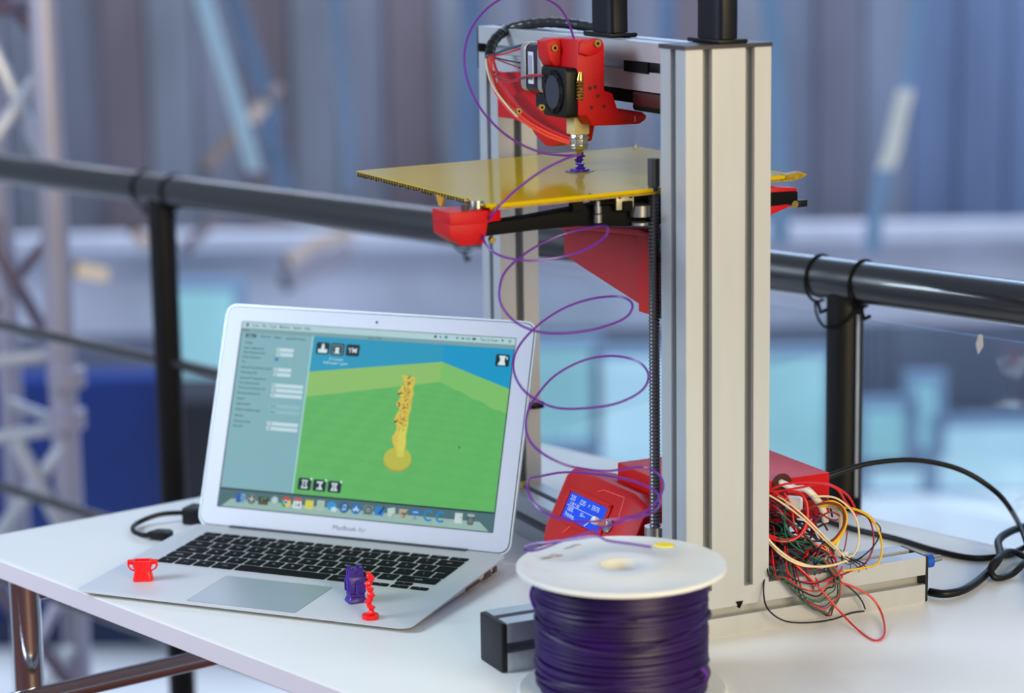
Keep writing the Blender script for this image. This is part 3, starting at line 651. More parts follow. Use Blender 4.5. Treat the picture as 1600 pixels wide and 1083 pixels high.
icon([([[(1304, IY-22), (1344, IY-22), (1338, IY+24), (1310, IY+24)]], (70, 80, 80)), ([C(1324, IY-20, 20, 7)], (160, 176, 176)), ([R(1314, IY-8, 1318, IY+18), R(1322, IY-8, 1326, IY+18), R(1330, IY-8, 1334, IY+18)], (130, 146, 146))])
flat('cursor', [[(1220, 514), (1228, 526), (1222, 532)]], (20, 60, 90), 5)

# ================================================================ THINGS ON THE LAPTOP
def top_z(x, yw): return 5+yw/227*9
def seat(px, py):
    p = sight(px, py, z=8)
    for _ in range(6): p = sight(px, py, z=top_z(p[0], p[1])+.05)
    return p
# red winged vase
p = seat(224, 906); vz = thing('printed_vase', 'small red printed vase with two looped arms at left of the palm rest', 'vase', p)
ca, sa = math.cos(D(24)), math.sin(D(24))
def Vf(a, b_, c): return (p[0]+a*ca-b_*sa, p[1]+a*sa+b_*ca, p[2]+c)
def vshell(rings): return MB().rings([[Vf(x*w_/2, y*w_/2*.72, z) for x, y in rrect(-1, -1, 1, 1, .35, 3)] for z, w_ in rings])
vshell([(0, 17), (1.2, 17.2), (7, 15), (8.4, 14), (9.6, 14.2), (13, 16.4), (17.4, 17), (18, 16.8), (18, 13), (16.5, 13)]).build('body', REDT, vz)
for s in (-1, 1):
    MB().tube([Vf(s*7, 0, 17), Vf(s*12.2, -.5, 17.4), Vf(s*12.6, -.5, 13.2), Vf(s*11.2, -.5, 10.4), Vf(s*6, 0, 7.6)], [1.5, 1.7, 1.0, .8, .8], 6).build('arm', REDT, vz)
    MB().box(Vf, (s*10-3, -2.6, 14.6), (s*10+3, 2.6, 18.2)).build('shoulder', REDT, vz, bevel=.4)
# purple robot
p = seat(556, 939); rb = thing('printed_robot', 'dark purple printed toy robot standing at right of the trackpad', 'toy', p)
pr = p; ca2, sa2 = math.cos(D(46)), math.sin(D(46))
def Bf(a, b_, c): return (pr[0]+a*ca2-b_*sa2, pr[1]+a*sa2+b_*ca2, pr[2]+c)
def Bq(a, b_, c): return Bf(a, b_, c)
MB().rings([[Bf(x*sx, y*sy, z) for x, y in rrect(-1, -1, 1, 1, .25, 2)] for z, sx, sy in ((0, 8.2, 7.6), (1.2, 8.2, 7.6), (5.2, 6.4, 6), (5.4, 6.2, 5.8))]).build('feet', PUR, rb)
MB().box(Bf, (-6.6, -6, 5.2), (6.6, 6, 7.2)).build('waist', PUR, rb, bevel=.5)
MB().rings([[Bf(x*sx, y*sy, z) for x, y in rrect(-1, -1, 1, 1, .2, 2)] for z, sx, sy in ((7, 5.8, 5.4), (8.6, 7.4, 7.0), (20, 7.6, 7.0), (22.4, 6.4, 6.0))]).build('torso', PUR, rb)
b = MB(); b.box(Bf, (-8.2, -4, 9.6), (-7.2, 4, 10.6)).box(Bf, (-8.2, -4.4, 19), (-7.2, 4.4, 20)).box(Bf, (-8.2, -5, 9.6), (-7.2, -4, 20)).box(Bf, (-8.2, 4, 9.6), (-7.2, 5, 20)); b.build('chest_frame', PUR, rb)
MB().rings([[Bf(x*6, y*5.4, z) for x, y in rrect(-1, -1, 1, 1, .15, 2)] for z in (22.2, 29.2)]).build('head', PUR, rb)
b = MB(); b.box(Bf, (-6.7, -3.8, 23.6), (-5.8, -1, 27.6)).box(Bf, (-6.7, 1, 23.6), (-5.8, 3.8, 27.6)); b.build('face_plate', PUR, rb)
for a, c in ((-4, -3.4), (4, -3.4), (-4, 3.4), (4, 3.4)): MB().box(Bf, (a-1.6, c-1.5, 29), (a+1.6, c+1.5, 31)).build('head_stud', PUR, rb, bevel=.3)
for s in (-1, 1):
    MB().cyl(Bf(0, s*7, 17), Bf(0, s*9, 17), 3.2).build('shoulder', PUR, rb)
    MB().tube([Bf(0, s*8.6, 17), Bf(-.5, s*9, 12), Bf(-1.5, s*8.8, 8.6)], [2.4, 2.2, 1.6], 8).build('arm', PUR, rb)
    MB().cyl(Bf(0, s*5.2, 25.6), Bf(0, s*6.6, 25.6), 1.6, seg=12).build('ear', PUR, rb)
# red twisted tower
p = seat(579, 966); rt = thing('printed_tower', 'thin bright red printed twisted tower on a round foot beside the purple robot', 'ornament', p)
MB().lathe(p, [(0.01, 0), (7.0, 0), (7.2, .8), (7.0, 3.4), (0.01, 3.6)], seg=28).build('foot', REDT, rt)
rg = []
for k in range(61):
    t = k/60; z = 3.2+t*36.5; a = t*math.pi*9; off = 1.1*math.sin(t*math.pi*5.2); rad = 2.7+.75*math.sin(t*math.pi*14)
    rg.append([(p[0]+off*.8+rad*(1+.22*math.cos(3*(q*math.pi/6)+a))*math.cos(q*math.pi/6), p[1]+off*.4+rad*(1+.22*math.cos(3*(q*math.pi/6)+a))*math.sin(q*math.pi/6), p[2]+z) for q in range(12)])
MB().rings(rg).build('twisted_stem', REDT, rt)

# ================================================================ USB CABLE at the laptop's left
cbx = thing('usb_cable', 'short black cable looping from the laptop side plug to a black block', 'cable', (-30, 200, 0))
q = [np.array(sight(*a, z=zz)) for a, zz in (((240, 836), 5), ((222, 836), 5), ((208, 829), 5), ((214, 818), 4), ((250, 804), 9), ((294, 801), 10))]
MB().tube(spline([tuple(v) for v in q], 8), 2.4, 10).build('cord', CABLE, cbx)
a, b_ = np.array(sight(238, 834, z=5)), np.array(sight(268, 836, z=6)); d_ = (b_-a); d_ /= np.linalg.norm(d_); s_ = np.array([-d_[1], d_[0], 0])
def Uf(x, y, z): return tuple(a + d_*x + s_*y + np.array([0, 0, z]))
MB().rings([[Uf(x, y, z) for y, z in rr] for x, rr in ((-4, [(-3, -2), (3, -2), (3, 2), (-3, 2)]), (3, [(-6.5, -3.6), (6.5, -3.6), (6.5, 3.6), (-6.5, 3.6)]), (16, [(-7, -3.8), (7, -3.8), (7, 3.8), (-7, 3.8)]), (20, [(-6, -2.4), (6, -2.4), (6, 2.4), (-6, 2.4)]))]).build('plug', BLK, cbx, bevel=.3)
MB().box(lambda x, y, z: (q[-1][0]+x, q[-1][1]+y, z), (-2, -10, 0), (24, 12, 17)).build('block', BLK, cbx, bevel=2)

# ================================================================ FILAMENT SPOOL
SX, SY = 537.9, -70.7
sp = thing('filament_spool', 'white plastic spool wound with dark purple filament, standing before the printer', 'spool', (SX, SY, 0))
def flange(z0, z1, name):
    zt = z1 if name == 'top_flange' else z1
    prof = [(16, z0), (78.4, z0), (79.4, z0+.8), (79.4, z1-.8), (78.4, z1), (74, z1-.3), (40, z1-.8), (38, z1), (18, z1), (16, z1-.8)]
    return MB().lathe((SX, SY, 0), prof, seg=96).build(name, SPOOL, sp)
flange(0, 4, 'bottom_flange'); tf = flange(97, 101, 'top_flange')
MB().lathe((SX, SY, 0), [(16, 4), (26, 4), (26, 97), (16, 97)], seg=48).build('hub', SPOOL, sp)
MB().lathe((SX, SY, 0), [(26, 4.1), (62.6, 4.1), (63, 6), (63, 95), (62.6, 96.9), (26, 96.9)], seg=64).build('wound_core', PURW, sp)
random.seed(11)
pts = []; turns = 44; ph1, ph2 = 1.2, 3.9
for k in range(turns*40+1):
    t = k/40; a = 2*math.pi*t; j = int(t)
    random.seed(j*13+1); jr = random.uniform(-1.3, 1.5); jz = random.uniform(-1.1, 1.1); jp = random.uniform(0, 6.28)
    z = 5.8 + (t/turns)*89.0 + 1.8*math.sin(a+jp)*.6 + jz*(.5-.5*math.cos(a))
    r = 64.0 + jr*(.5-.5*math.cos(a)) + .5*math.sin(2*a+jp)
    pts.append((SX+r*math.cos(a), SY+r*math.sin(a), min(95.4, max(5.6, z))))
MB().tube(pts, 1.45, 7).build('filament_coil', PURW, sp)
for k, (z, dz, a0, a1, rr) in enumerate(((52, 8, 150, 330, 65.6), (30, -7, 170, 400, 65.4), (72, 5, 140, 300, 65.4), (16, 4, 200, 420, 65.0), (62, -6, 240, 420, 65.8), (80, -4, 190, 370, 65.4))):
    P_ = [(SX+(rr+.8*math.sin(3*t*6))*math.cos(D(a0+(a1-a0)*t)), SY+(rr+.8*math.sin(3*t*6))*math.sin(D(a0+(a1-a0)*t)), z+dz*math.sin(t*6.28)*.8+dz*t) for t in [i/40 for i in range(41)]]
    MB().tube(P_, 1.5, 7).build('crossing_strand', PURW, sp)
for k, (z0, z1, a_) in enumerate(((88, 62, 190), (30, 18, 352))):      # loose loops bulging at the side
    P_ = [(SX+(64.5+5.0*math.sin(math.pi*t))*math.cos(D(a_+6*t)), SY+(64.5+5.0*math.sin(math.pi*t))*math.sin(D(a_+6*t)), z0+(z1-z0)*t) for t in [i/16 for i in range(17)]]
    MB().tube(P_, 1.4, 7).build('loose_loop', PURF, sp)
def onflange(px, py): q = sight(px, py, z=101); return q[0], q[1]
for (px, py, rx, ry, m, nm) in ((1038, 851, 8, 5, YEL, 'yellow_mark'), (917, 841, 0, 0, YEL, None)):
    if nm is None: continue
    x, y = onflange(px, py)
    MB().prism(Wf, [(x+rx*math.cos(t*.5236)*(1+.1*math.sin(3*t)), y+ry*1.2*math.sin(t*.5236)) for t in range(12)], 2, 100.4, 101.12).build(nm, m, sp)
# faint unreadable pencil strokes on the flange
b = MB()
random.seed(5)
for (px, py, n_) in ((860, 872, 6), (897, 856, 4)):
    for i in range(n_):
        x, y = onflange(px+i*5-12, py-i*1.2+random.uniform(-2, 2)); a = random.uniform(.3, 1.2)
        b.prism(Wf, [(x-1.2, y-2.8), (x+.8, y-3), (x+2.2+a, y+2.6), (x+.6, y+3)], 2, 100.2, 101.06)
b.build('pencil_strokes', SMUDGE, sp)

# ================================================================ 3D PRINTER
pt = thing('printer', 'aluminium framed 3D printer with red printed parts, yellow bed and loose wiring', '3d printer', Pf(200, 200, 0))
Hc = 477.3
extr(Pf, 0, (0, 0), (40, 40), 0, 394).build('base_foot', ALU, pt)
# end caps
MB().prism(Pf, rrect(0, 0, 40, 40, 2.5), 0, -5, 0).build('end_cap', mat('end_cap_plastic', (24, 26, 32), .5, noise=.05, spec=.3), pt, bevel=1)
MB().prism(Pf, rrect(0, 0, 40, 40, 2), 0, 394, 397).build('end_cap', mat('end_cap_plastic', (34, 36, 42), .45), pt, bevel=.6)
extr(Pf, 1, (183.6, 0), (223.6, 40), 40, 431).build('cross_member', ALU, pt)
extr(Pf, 2, (160.6, 0), (238, 40), 40, Hc).build('front_column', ALU, pt)
MB().prism(Pf, rrect(159, -1.5, 239, 41.5, 1.5), 2, Hc, Hc+3.2).build('column_cap', mat('cap_dark', (58, 52, 56), .4, noise=.05), pt)
extr(Pf, 2, (183.6, 391), (223.6, 431), 40, Hc-40).build('far_column', ALU, pt)
extr(Pf, 1, (183.6, Hc-40), (223.6, Hc), 40, 431).build('gantry_beam', ALU, pt)
MB().prism(Pf, rrect(183.6, Hc-40, 223.6, Hc, 2), 1, 431, 434).build('end_cap', mat('end_cap_plastic', (34, 36, 42), .45), pt)
# tall black carrying handle
hp_ = [Pf(203, 204, Hc), Pf(203, 204, Hc+38), Pf(203, 198, Hc+58), Pf(203, 180, Hc+66), Pf(203, 110, Hc+67), Pf(203, 50, Hc+66), Pf(203, 30, Hc+58), Pf(203, 24, Hc+40), Pf(203, 24, Hc+3)]
rg = []
HP = spline(hp_, 6)
for i, p_ in enumerate(HP):
    a_, b_ = np.array(HP[max(i-1, 0)]), np.array(HP[min(i+1, len(HP)-1)]); t_ = (b_-a_)/np.linalg.norm(b_-a_); sd = np.array([CU, SU, 0]); nn = np.cross(sd, t_)
    wv = 19 if i < 8 or i > len(HP)-9 else 15
    rg.append([tuple(np.array(p_)+sd*x*10+nn*y*wv) for x, y in rrect(-1, -1, 1, 1, .5, 4)])
MB().rings(rg).build('carry_handle', mat('handle_black', (10, 12, 24), .45, noise=.05, spec=.25), pt)
for v in (204, 24): MB().box(Pf, (190, v-26, Hc+(3.2 if v < 100 else 0)), (216, v+26, Hc+(7 if v < 100 else 4))).build('handle_foot', BLK, pt, bevel=1.5)
# tie round the far column, small screw
MB().rings([[Pf(x, y, z) for x, y in rrect(182.2, 389.6, 225, 432.4, 1.5, 2)] for z in (114.5, 119.5)], caps=False).build('column_tie', BLKM, pt)
q = toP(sight(837, 633, v=389)); MB().box(Pf, (q[0]-6, 384, q[2]-3), (q[0]+7, 391, q[2]+3)).build('tie_buckle', BLK, pt, bevel=1)
q = toP(sight(822, 757, u=181)); MB().cyl(Pf(176, q[1], q[2]), Pf(183, q[1], q[2]), 3.4, seg=12).build('bolt', BRASS, pt)
q = toP(sight(1155, 945, v=0)); MB().prism(Pf, [(q[0]-3.4, q[2]+3), (q[0]+3.4, q[2]+3), (q[0], q[2]-3)], 1, -1, 3).build('slot_nut', BLKM, pt)
MB().cyl(Pf(397, 9, 33), Pf(406, 9, 33), 6.0, seg=16).build('blue_knob', BLUEK, pt); MB().cyl(Pf(406, 9, 33), Pf(416, 9, 34), 2.6, seg=12).build('pin', STEEL, pt)
# lead screw beside the column
SU_, SV_ = 163, 56
n_ = 230; rg = []
for i in range(n_):
    z = 42+(345*i/(n_-1)); r_ = 3.9 if i % 2 else 4.7
    rg.append([Pf(SU_+r_*math.cos(2*math.pi*k/12), SV_+r_*math.sin(2*math.pi*k/12), z) for k in range(12)])
MB().rings(rg).build('lead_screw', mat('dark_screw_steel', (92, 90, 96), .35, .8, noise=.05), pt)
MB().cyl(Pf(SU_, SV_, 366), Pf(SU_, SV_, 388), 4.9, seg=16).build('screw_end', DGR, pt)
MB().cyl(Pf(SU_, SV_, 60), Pf(SU_, SV_, 84), 9, seg=20).build('shaft_coupling', STEEL, pt)
MB().box(Pf, (SU_-21, 41, 20), (SU_+20, 84, 60)).build('lift_motor', NAVY, pt, bevel=2)
# red gusset carrying the bed arm, with slide blocks
gz = [(62, 326), (100, 326), (240, 312.5), (251, 312.5), (251, 283), (110, 258), (98, 256), (62, 256)]
b = MB(); b.prism(Pf, [(58, 322), (100, 324), (251, 311), (251, 283), (108, 259), (98, 256), (58, 256)], 0, 180, 186)
b.build('bed_gusset', REDG, pt, bevel=.8)
MB().prism(Pf, [(58, 323), (100, 325), (251, 312), (251, 308), (100, 320), (58, 318)], 0, 172, 212).build('gusset_top', RED, pt, bevel=.8)
MB().box(Pf, (172, 57, 256), (186, 100, 322)).build('gusset_flange', RED, pt, bevel=1.5)
MB().box(Pf, (171, 46, 264), (192, 62, 312)).build('slide_block', BLKM, pt, bevel=1)
for z0, z1 in ((312, 322), (257, 264)): MB().box(Pf, (169, 50, z0), (191, 64, z1)).build('slide_seal', GREEN, pt)
for z in (305, 270): MB().cyl(Pf(170, 62, z), Pf(168.5, 62, z), 2.2, seg=10).build('screw', BRASS, pt)
MB().box(Pf, (176, 40, 60), (190, 47, Hc-40)).build('slide_rail', STEEL, pt)
# black arm and spider under the bed
MB().rings([[Pf(u, v+dv*hw, z+dz*hh) for dv, dz in ((-1, -1), (1, -1), (1, 1), (-1, 1))] for u, v, z, hw, hh in ((10, 72, 340, 9, 5), (60, 73, 342.2, 9, 5.5), (100, 75, 344, 10, 7), (140, 80, 343.5, 16, 9.5), (200, 80, 343, 18, 9.5), (250, 76, 346, 12, 6.5), (304, 72, 346.5, 9, 5))]).build('bed_arm', BLKM, pt, bevel=1.2)
MB().rings([[Pf(u+dv*hw, v, z+dz*hh) for dv, dz in ((-1, -1), (1, -1), (1, 1), (-1, 1))] for u, v, z, hw, hh in ((190, 70, 341, 16, 9), (195, 200, 343, 14, 6), (200, 300, 345, 9, 5))]).build('bed_arm', BLKM, pt, bevel=1.2)
# corner brackets, red
q0 = toP(sight(690, 325, v=78)); 
b = MB(); b.prism(Pf, [(-17, 55), (14, 55), (30, 62), (30, 84), (12, 90), (-17, 90)], 2, 347, 357); b.build('corner_bracket', RED, pt, bevel=1)
MB().rings([[Pf(x, y, z) for x, y in pl] for z, pl in ((330, [(-6, 58), (12, 58), (12, 84), (-6, 84)]), (338, [(-17, 56), (14, 56), (14, 88), (-17, 88)]), (349, [(-17, 56), (16, 56), (16, 89), (-17, 89)]))]).build('corner_bracket', RED, pt, bevel=.8)
MB().cyl(Pf(-1, 62, 352), Pf(-1, 62, 362), 3.2, seg=12).build('screw', DGR, pt)
sv = 66; b = MB(); pts = [Pf(11+4.6*math.cos(2*math.pi*k/12), sv+4.6*math.sin(2*math.pi*k/12), 356+(7.5*k/60)) for k in range(61)]; b.tube(pts, .75, 6).build('bed_spring', STEEL, pt)
MB().cyl(Pf(20, 56, 333), Pf(20, 60, 333), 2.6, seg=10).build('screw', BRASS, pt)
b = MB(); b.prism(Pf, [(272, 338), (280, 333), (296, 338), (305, 345), (305, 354), (272, 357)], 1, 66, 92); b.build('corner_bracket', RED, pt, bevel=1)
MB().cyl(Pf(300, 66, 341), Pf(300, 61, 341), 3.2, seg=12).build('bolt', BRASS, pt)
MB().box(Pf, (300, 62, 338), (313, 78, 344)).build('bracket_knob', BLK, pt, bevel=1)
MB().box(Pf, (190, 300, 340), (212, 322, 356)).build('corner_bracket', RED, pt, bevel=1)
# heater plate and amber bed
def bz(u): return 362+(u-14)/282*5
BP = [(14, 50), (296, 55), (294, 322), (12, 324)]
def bed_slab(P_, z0, z1, name, m, bev=.3, cut=6):
    pl = []
    for i, p_ in enumerate(P_):
        p_ = np.array(p_, float); a_, b_ = np.array(P_[i-1])-p_, np.array(P_[(i+1) % 4])-p_; a_ = a_/np.linalg.norm(a_); b_ = b_/np.linalg.norm(b_)
        pl += [tuple(p_+a_*cut), tuple(p_+(a_+b_)*cut*.25), tuple(p_+b_*cut)]
    return MB().rings([[Pf(u, v, bz(u)+z) for u, v in pl] for z in (z0, z1)]).build(name, m, pt, bevel=bev, segs=1, smooth=8)
bed_slab([(22, 58), (288, 62), (286, 314), (20, 316)], -6.2, -3.6, 'heater_plate', mat('heater_plate', (196, 190, 196), .35, .5, noise=.05))
bed = bed_slab(BP, -3.0, 0, 'print_bed', BED)
bed['label'] = 'amber film covered print bed'
# torn film teeth along the left edge, scraps and clips
random.seed(21)
for k in range(46):
    t = k/46; v = 56+t*262; u = 14-(v-50)/274*2
    h = random.uniform(2.2, 3.4)
    MB().add([Pf(u-.4, v, bz(u)-.4), Pf(u-.4, v+4.0, bz(u)-.4), Pf(u-1.0, v+3.2, bz(u)-h-1), Pf(u-1.0, v+1, bz(u)-h-1), Pf(u+.6, v, bz(u)-.4), Pf(u+.6, v+4.0, bz(u)-.4), Pf(u+.6, v+3.2, bz(u)-h-1), Pf(u+.6, v+1, bz(u)-h-1)],
             [(0,1,2,3), (7,6,5,4), (0,4,5,1), (1,5,6,2), (2,6,7,3), (3,7,4,0)]).build('film_tooth', TAPE, pt)
q = toP(sight(688, 312, u=12)); MB().prism(Pf, [(q[1]-7, 359), (q[1]+7, 360), (q[1]+2, 352), (q[1]-3, 351), (q[1]-6, 355)], 0, 11, 13).build('film_scrap', ORNG, pt)
for v in (60, 74, 90): MB().ball(Pf(13.6, v, 360.6), 2.2).build('edge_clip', BRASS, pt)
MB().ball(Pf(290, 320, 367.4), 2.4).build('edge_clip', STEEL, pt)
MB().prism(Pf, [(286, 367.3), (300, 369.0), (307, 366.4), (300, 362.8), (286, 362.4)], 1, 54, 62).build('bed_lip', BEDE, pt)
MB().rings([[Pf(u, 51+dy, bz(u)-4.6+z) for dy, z in ((0, 0), (2, 0), (2, 1.6), (0, 1.6))] for u in (16, 294)]).build('film_hem', BEDE, pt)
# under-bed hardware
def at_v(px, py, v): return toP(sight(px, py, v=v))
q = at_v(934, 332, 56); b = MB(); b.cyl(Pf(q[0], 56, q[2]-8), Pf(q[0], 56, q[2]-1.5), 3.6, seg=16).cyl(Pf(q[0], 56, q[2]-.5), Pf(q[0], 56, q[2]+5), 3.2, seg=16).cyl(Pf(q[0], 56, q[2]+5), Pf(q[0], 56, q[2]+9), 2.2, seg=12); b.build('spacer', STEEL, pt)
q = at_v(1000, 330, 58); MB().cyl(Pf(q[0], 58, q[2]-4), Pf(q[0], 58, q[2]+5), 8.6, seg=28).build('bearing', STEEL, pt); MB().cyl(Pf(q[0], 58, q[2]-11), Pf(q[0], 58, q[2]-9), 7, seg=24).build('washer', SILV, pt)
q = at_v(976, 312, 56); o = MB().box(Pf, (q[0]-8, 55, q[2]-8), (q[0]+8, 57, q[2]+6)).build('hinge_plate', mat('plate_beige_steel', (170, 165, 140), .4, .4, noise=.05), pt, bevel=.5)
for du in (-5, 5): MB().cyl(Pf(q[0]+du, 55.2, q[2]+2.5), Pf(q[0]+du, 54.6, q[2]+2.5), 1.7, seg=10).build('screw_hole', BLKM, o)
MB().box(Pf, (q[0]-3, 52.5, q[2]-9), (q[0]+6, 56, q[2]-1)).build('hinge_pin', BLKM, pt, bevel=1)
q = at_v(900, 316, 56); MB().prism(Pf, [(q[0]-4, q[2]+2), (q[0]+5, q[2]+1), (q[0]+9, q[2]-6), (q[0]-3, q[2]-7)], 1, 55, 62).build('cable_clip', BLKM, pt)
MB().tube(spline([Pf(q[0]+5, 56, q[2]+1), Pf(q[0]-4, 55, q[2]+3), Pf(q[0]-12, 55, q[2]+2.4)], 5), .9, 6).build('thermistor_wire', BLKM, pt)
q = at_v(922, 308, 56); MB().tube(spline([Pf(q[0], 56, q[2]+3), Pf(q[0], 56, q[2]-2), Pf(q[0]+6, 56, q[2]-5), Pf(q[0]+26, 57, q[2]-6)], 5), 1.1, 6).build('thermistor_wire', BLKM, pt)

# ---------------------------------------------------------------- carriage
def PV(u, pts): return [(lambda p_: (p_[1], p_[2]))(toP(sight(x, y, u=u))) for x, y in pts]      # outline surveyed in the plane u
def plate(u0, u1, pts, name, m, bev=1.0, us=None):
    return MB().prism(Pf, PV(us if us is not None else u0, pts), 0, u0, u1).build(name, m, pt, bevel=bev)
def plate_v(v0, v1, pts, name, m, bev=1.0):
    return MB().prism(Pf, [(lambda p_: (p_[0], p_[2]))(toP(sight(x, y, v=v0))) for x, y in pts], 1, v0, v1).build(name, m, pt, bevel=bev)
plate_v(133, 176, [(903, 62), (936, 60), (943, 64), (945, 72), (945, 142), (958, 146), (966, 172), (1004, 175), (1011, 180), (1010, 187), (1000, 194), (960, 196), (926, 197), (917, 181), (903, 181)], 'carriage', RED, 1.6)
plate_v(165, 186, [(855, 66), (866, 60), (905, 60), (922, 64), (920, 104), (866, 104), (858, 92)], 'extruder_bracket', RED, 1.6)
plate_v(129, 134, [(908, 66), (930, 60), (942, 62), (943, 76), (934, 84), (920, 88), (906, 84)], 'clamp_arm', RED, 1.4)
plate(166, 182, [(777, 113), (812, 113), (846, 122), (850, 178), (815, 192), (800, 186), (777, 183)], 'fan_mount', RED, 1.2)
plate(160, 178, [(800, 150), (820, 140), (880, 170), (903, 186), (896, 222), (862, 229), (852, 228), (836, 212), (822, 188)], 'cooling_duct', RED, 1.4)
plate(159.5, 163, [(862, 205), (870, 196), (900, 200), (896, 222), (866, 227)], 'duct_lip', RED, .8)
def bolt_v(px, py, v, r_=3.0):
    q = toP(sight(px, py, v=v-2)); o = MB().cyl(Pf(q[0], v-2.4, q[2]), Pf(q[0], v+.5, q[2]), r_, seg=18).build('bolt', BRASS, pt)
    MB().cyl(Pf(q[0], v-2.7, q[2]), Pf(q[0], v-2.3, q[2]), r_*.45, seg=6).build('hex_socket', BLKM, o)
bolt_v(867, 75, 165); bolt_v(934, 68, 129); bolt_v(811, 174, 158, 2.4); bolt_v(847, 168, 158, 2.6)
q = toP(sight(885, 76, v=164)); MB().cyl(Pf(q[0], 163, q[2]), Pf(q[0], 166, q[2]), 2.4, seg=12).build('hinge_lug', mat('lug_olive', (170, 110, 50), .5, noise=.2), pt)
for px, py in ((922, 138), (930, 136), (934, 150), (924, 168), (944, 166)):
    q = toP(sight(px, py, v=133)); MB().cyl(Pf(q[0], 132.6, q[2]), Pf(q[0], 134, q[2]), 1.6, seg=10).build('screw_hole', mat('hole_dark_red', (70, 4, 8), .6, noise=.1), pt)
q = toP(sight(992, 186, v=133)); MB().box(Pf, (q[0]-.5, 132.6, q[2]-2.4), (q[0]+.5, 134, q[2]+2.4)).build('tie_slot', mat('slot_pale', (230, 150, 150), .5), pt)
# stepper motor, axis along v
def mbox(v0, v1, name, m, r=4, g=0): return MB().prism(Pf, rrect(128+g, 432.5+g, 162-g, 474.5-g, r, 3), 1, v0, v1).build(name, m, pt, bevel=.5)
mt_v0, mt_v1 = 186, 226
mo = mbox(193, 218, 'stepper_motor', NAVY, 5, .8); mbox(217, 226, 'motor_end_bell', SILV, 6); mbox(186, 194, 'motor_end_bell', SILV, 6)
MB().box(Pf, (127.9, 201, 440), (128.85, 211, 467)).build('motor_label', LABELM, pt)
b = MB()
for k in range(6): b.box(Pf, (127.75, 203+k*1.3, 443), (127.92, 203.5+k*1.3, 464))
b.build('label_print', mat('label_ink', (120, 120, 150), .6), pt)
MB().cyl(Pf(145, 186, 453), Pf(145, 160, 453), 2.5, seg=14).build('motor_shaft', STEEL, pt)
MB().box(Pf, (134, 187, 420), (150, 210, 432)).build('motor_plug', BLK, pt, bevel=1)
# fan, facing -u
fv0, fv1, fz0, fz1 = 134, 178, 416, 457
b = MB(); b.prism(Pf, rrect(fv0, fz0, fv1, fz1, 4, 3), 0, 125, 137); fan = b.build('cooling_fan', BLK, pt, bevel=.8)
MB().prism(Pf, [(156+17.5*math.cos(2*math.pi*k/28), 436.5+18*math.sin(2*math.pi*k/28)) for k in range(28)], 0, 123.8, 125.4).build('fan_ring', BLKM, fan)
MB().prism(Pf, [(156+12.5*math.cos(2*math.pi*k/24), 436.5+14*math.sin(2*math.pi*k/24)) for k in range(24)], 0, 122.8, 124.2).build('fan_hub', mat('fan_hub_grey', (38, 42, 58), .5, noise=.05), fan)
for k in range(7):
    a = 2*math.pi*k/7
    MB().prism(Pf, [(156+11*math.cos(a), 436.5+11*math.sin(a)), (156+17*math.cos(a+.15), 436.5+17*math.sin(a+.15)), (156+17*math.cos(a+.5), 436.5+17*math.sin(a+.5)), (156+11*math.cos(a+.45), 436.5+11*math.sin(a+.45))], 0, 123.2, 124.6).build('fan_blade', BLK, fan)
MB().box(Pf, (136.5, 136, 418), (142, 176, 455)).build('heat_sink', BLKM, pt, bevel=1)
# idler spring with cap
b = MB(); qv = 139; zc0, zc1 = 431, 452
pts = [Pf(136+2.6*math.cos(2*math.pi*k/10), qv-8+2.6*math.sin(2*math.pi*k/10), zc0+16*k/60) for k in range(61)]; b.tube(pts, .8, 6).build('idler_spring', BRASS, pt)
MB().cyl(Pf(136, qv-8, zc0+16), Pf(136.6, qv-8, zc1+2), 3.0, 1.8, seg=14).build('spring_cap', BRASS, pt)
# hot end
hv, hu = 161, 150
MB().box(Pf, (hu-8, hv-7.5, 400), (hu+6, hv+7.5, 415)).build('hot_end_body', PEEK, pt, bevel=.6)
b = MB(); b.cyl(Pf(hu, hv, 387.6), Pf(hu, hv, 400), 7.6, seg=8).cyl(Pf(hu, hv, 396), Pf(hu, hv, 398), 8.4, seg=16).cyl(Pf(hu, hv, 390), Pf(hu, hv, 391.4), 8.4, seg=16); b.build('heater_block', STEEL, pt, bevel=.4)
MB().cyl(Pf(hu, hv, 387.8), Pf(hu, hv, 382.6), 4.4, 1.1, seg=18).build('nozzle', BRASS, pt)
# black rod and red pieces right of the carriage under the beam
MB().cyl(Pf(186, 41, 424), Pf(186, 126, 424), 3.8, seg=14).build('guide_rod', BLKM, pt)
MB().box(Pf, (186, 42, 426), (212, 431, 437)).build('linear_rail', BLKM, pt)
MB().cyl(Pf(180, 41, 429.5), Pf(181, 66, 430.5), 3.2, 1.5, seg=12).build('red_heat_shrink', mat('red_glossy_tube', (214, 50, 30), .25, noise=.05), pt)
MB().box(Pf, (182, 60, 425), (200, 126, 436)).build('belt_clamp', mat('dark_red_clamp', (60, 8, 12), .5, noise=.1), pt, bevel=1)
MB().box(Pf, (182.2, 100, 452), (184.2, 141, 461)).build('beam_slot_belt', BLKM, pt)
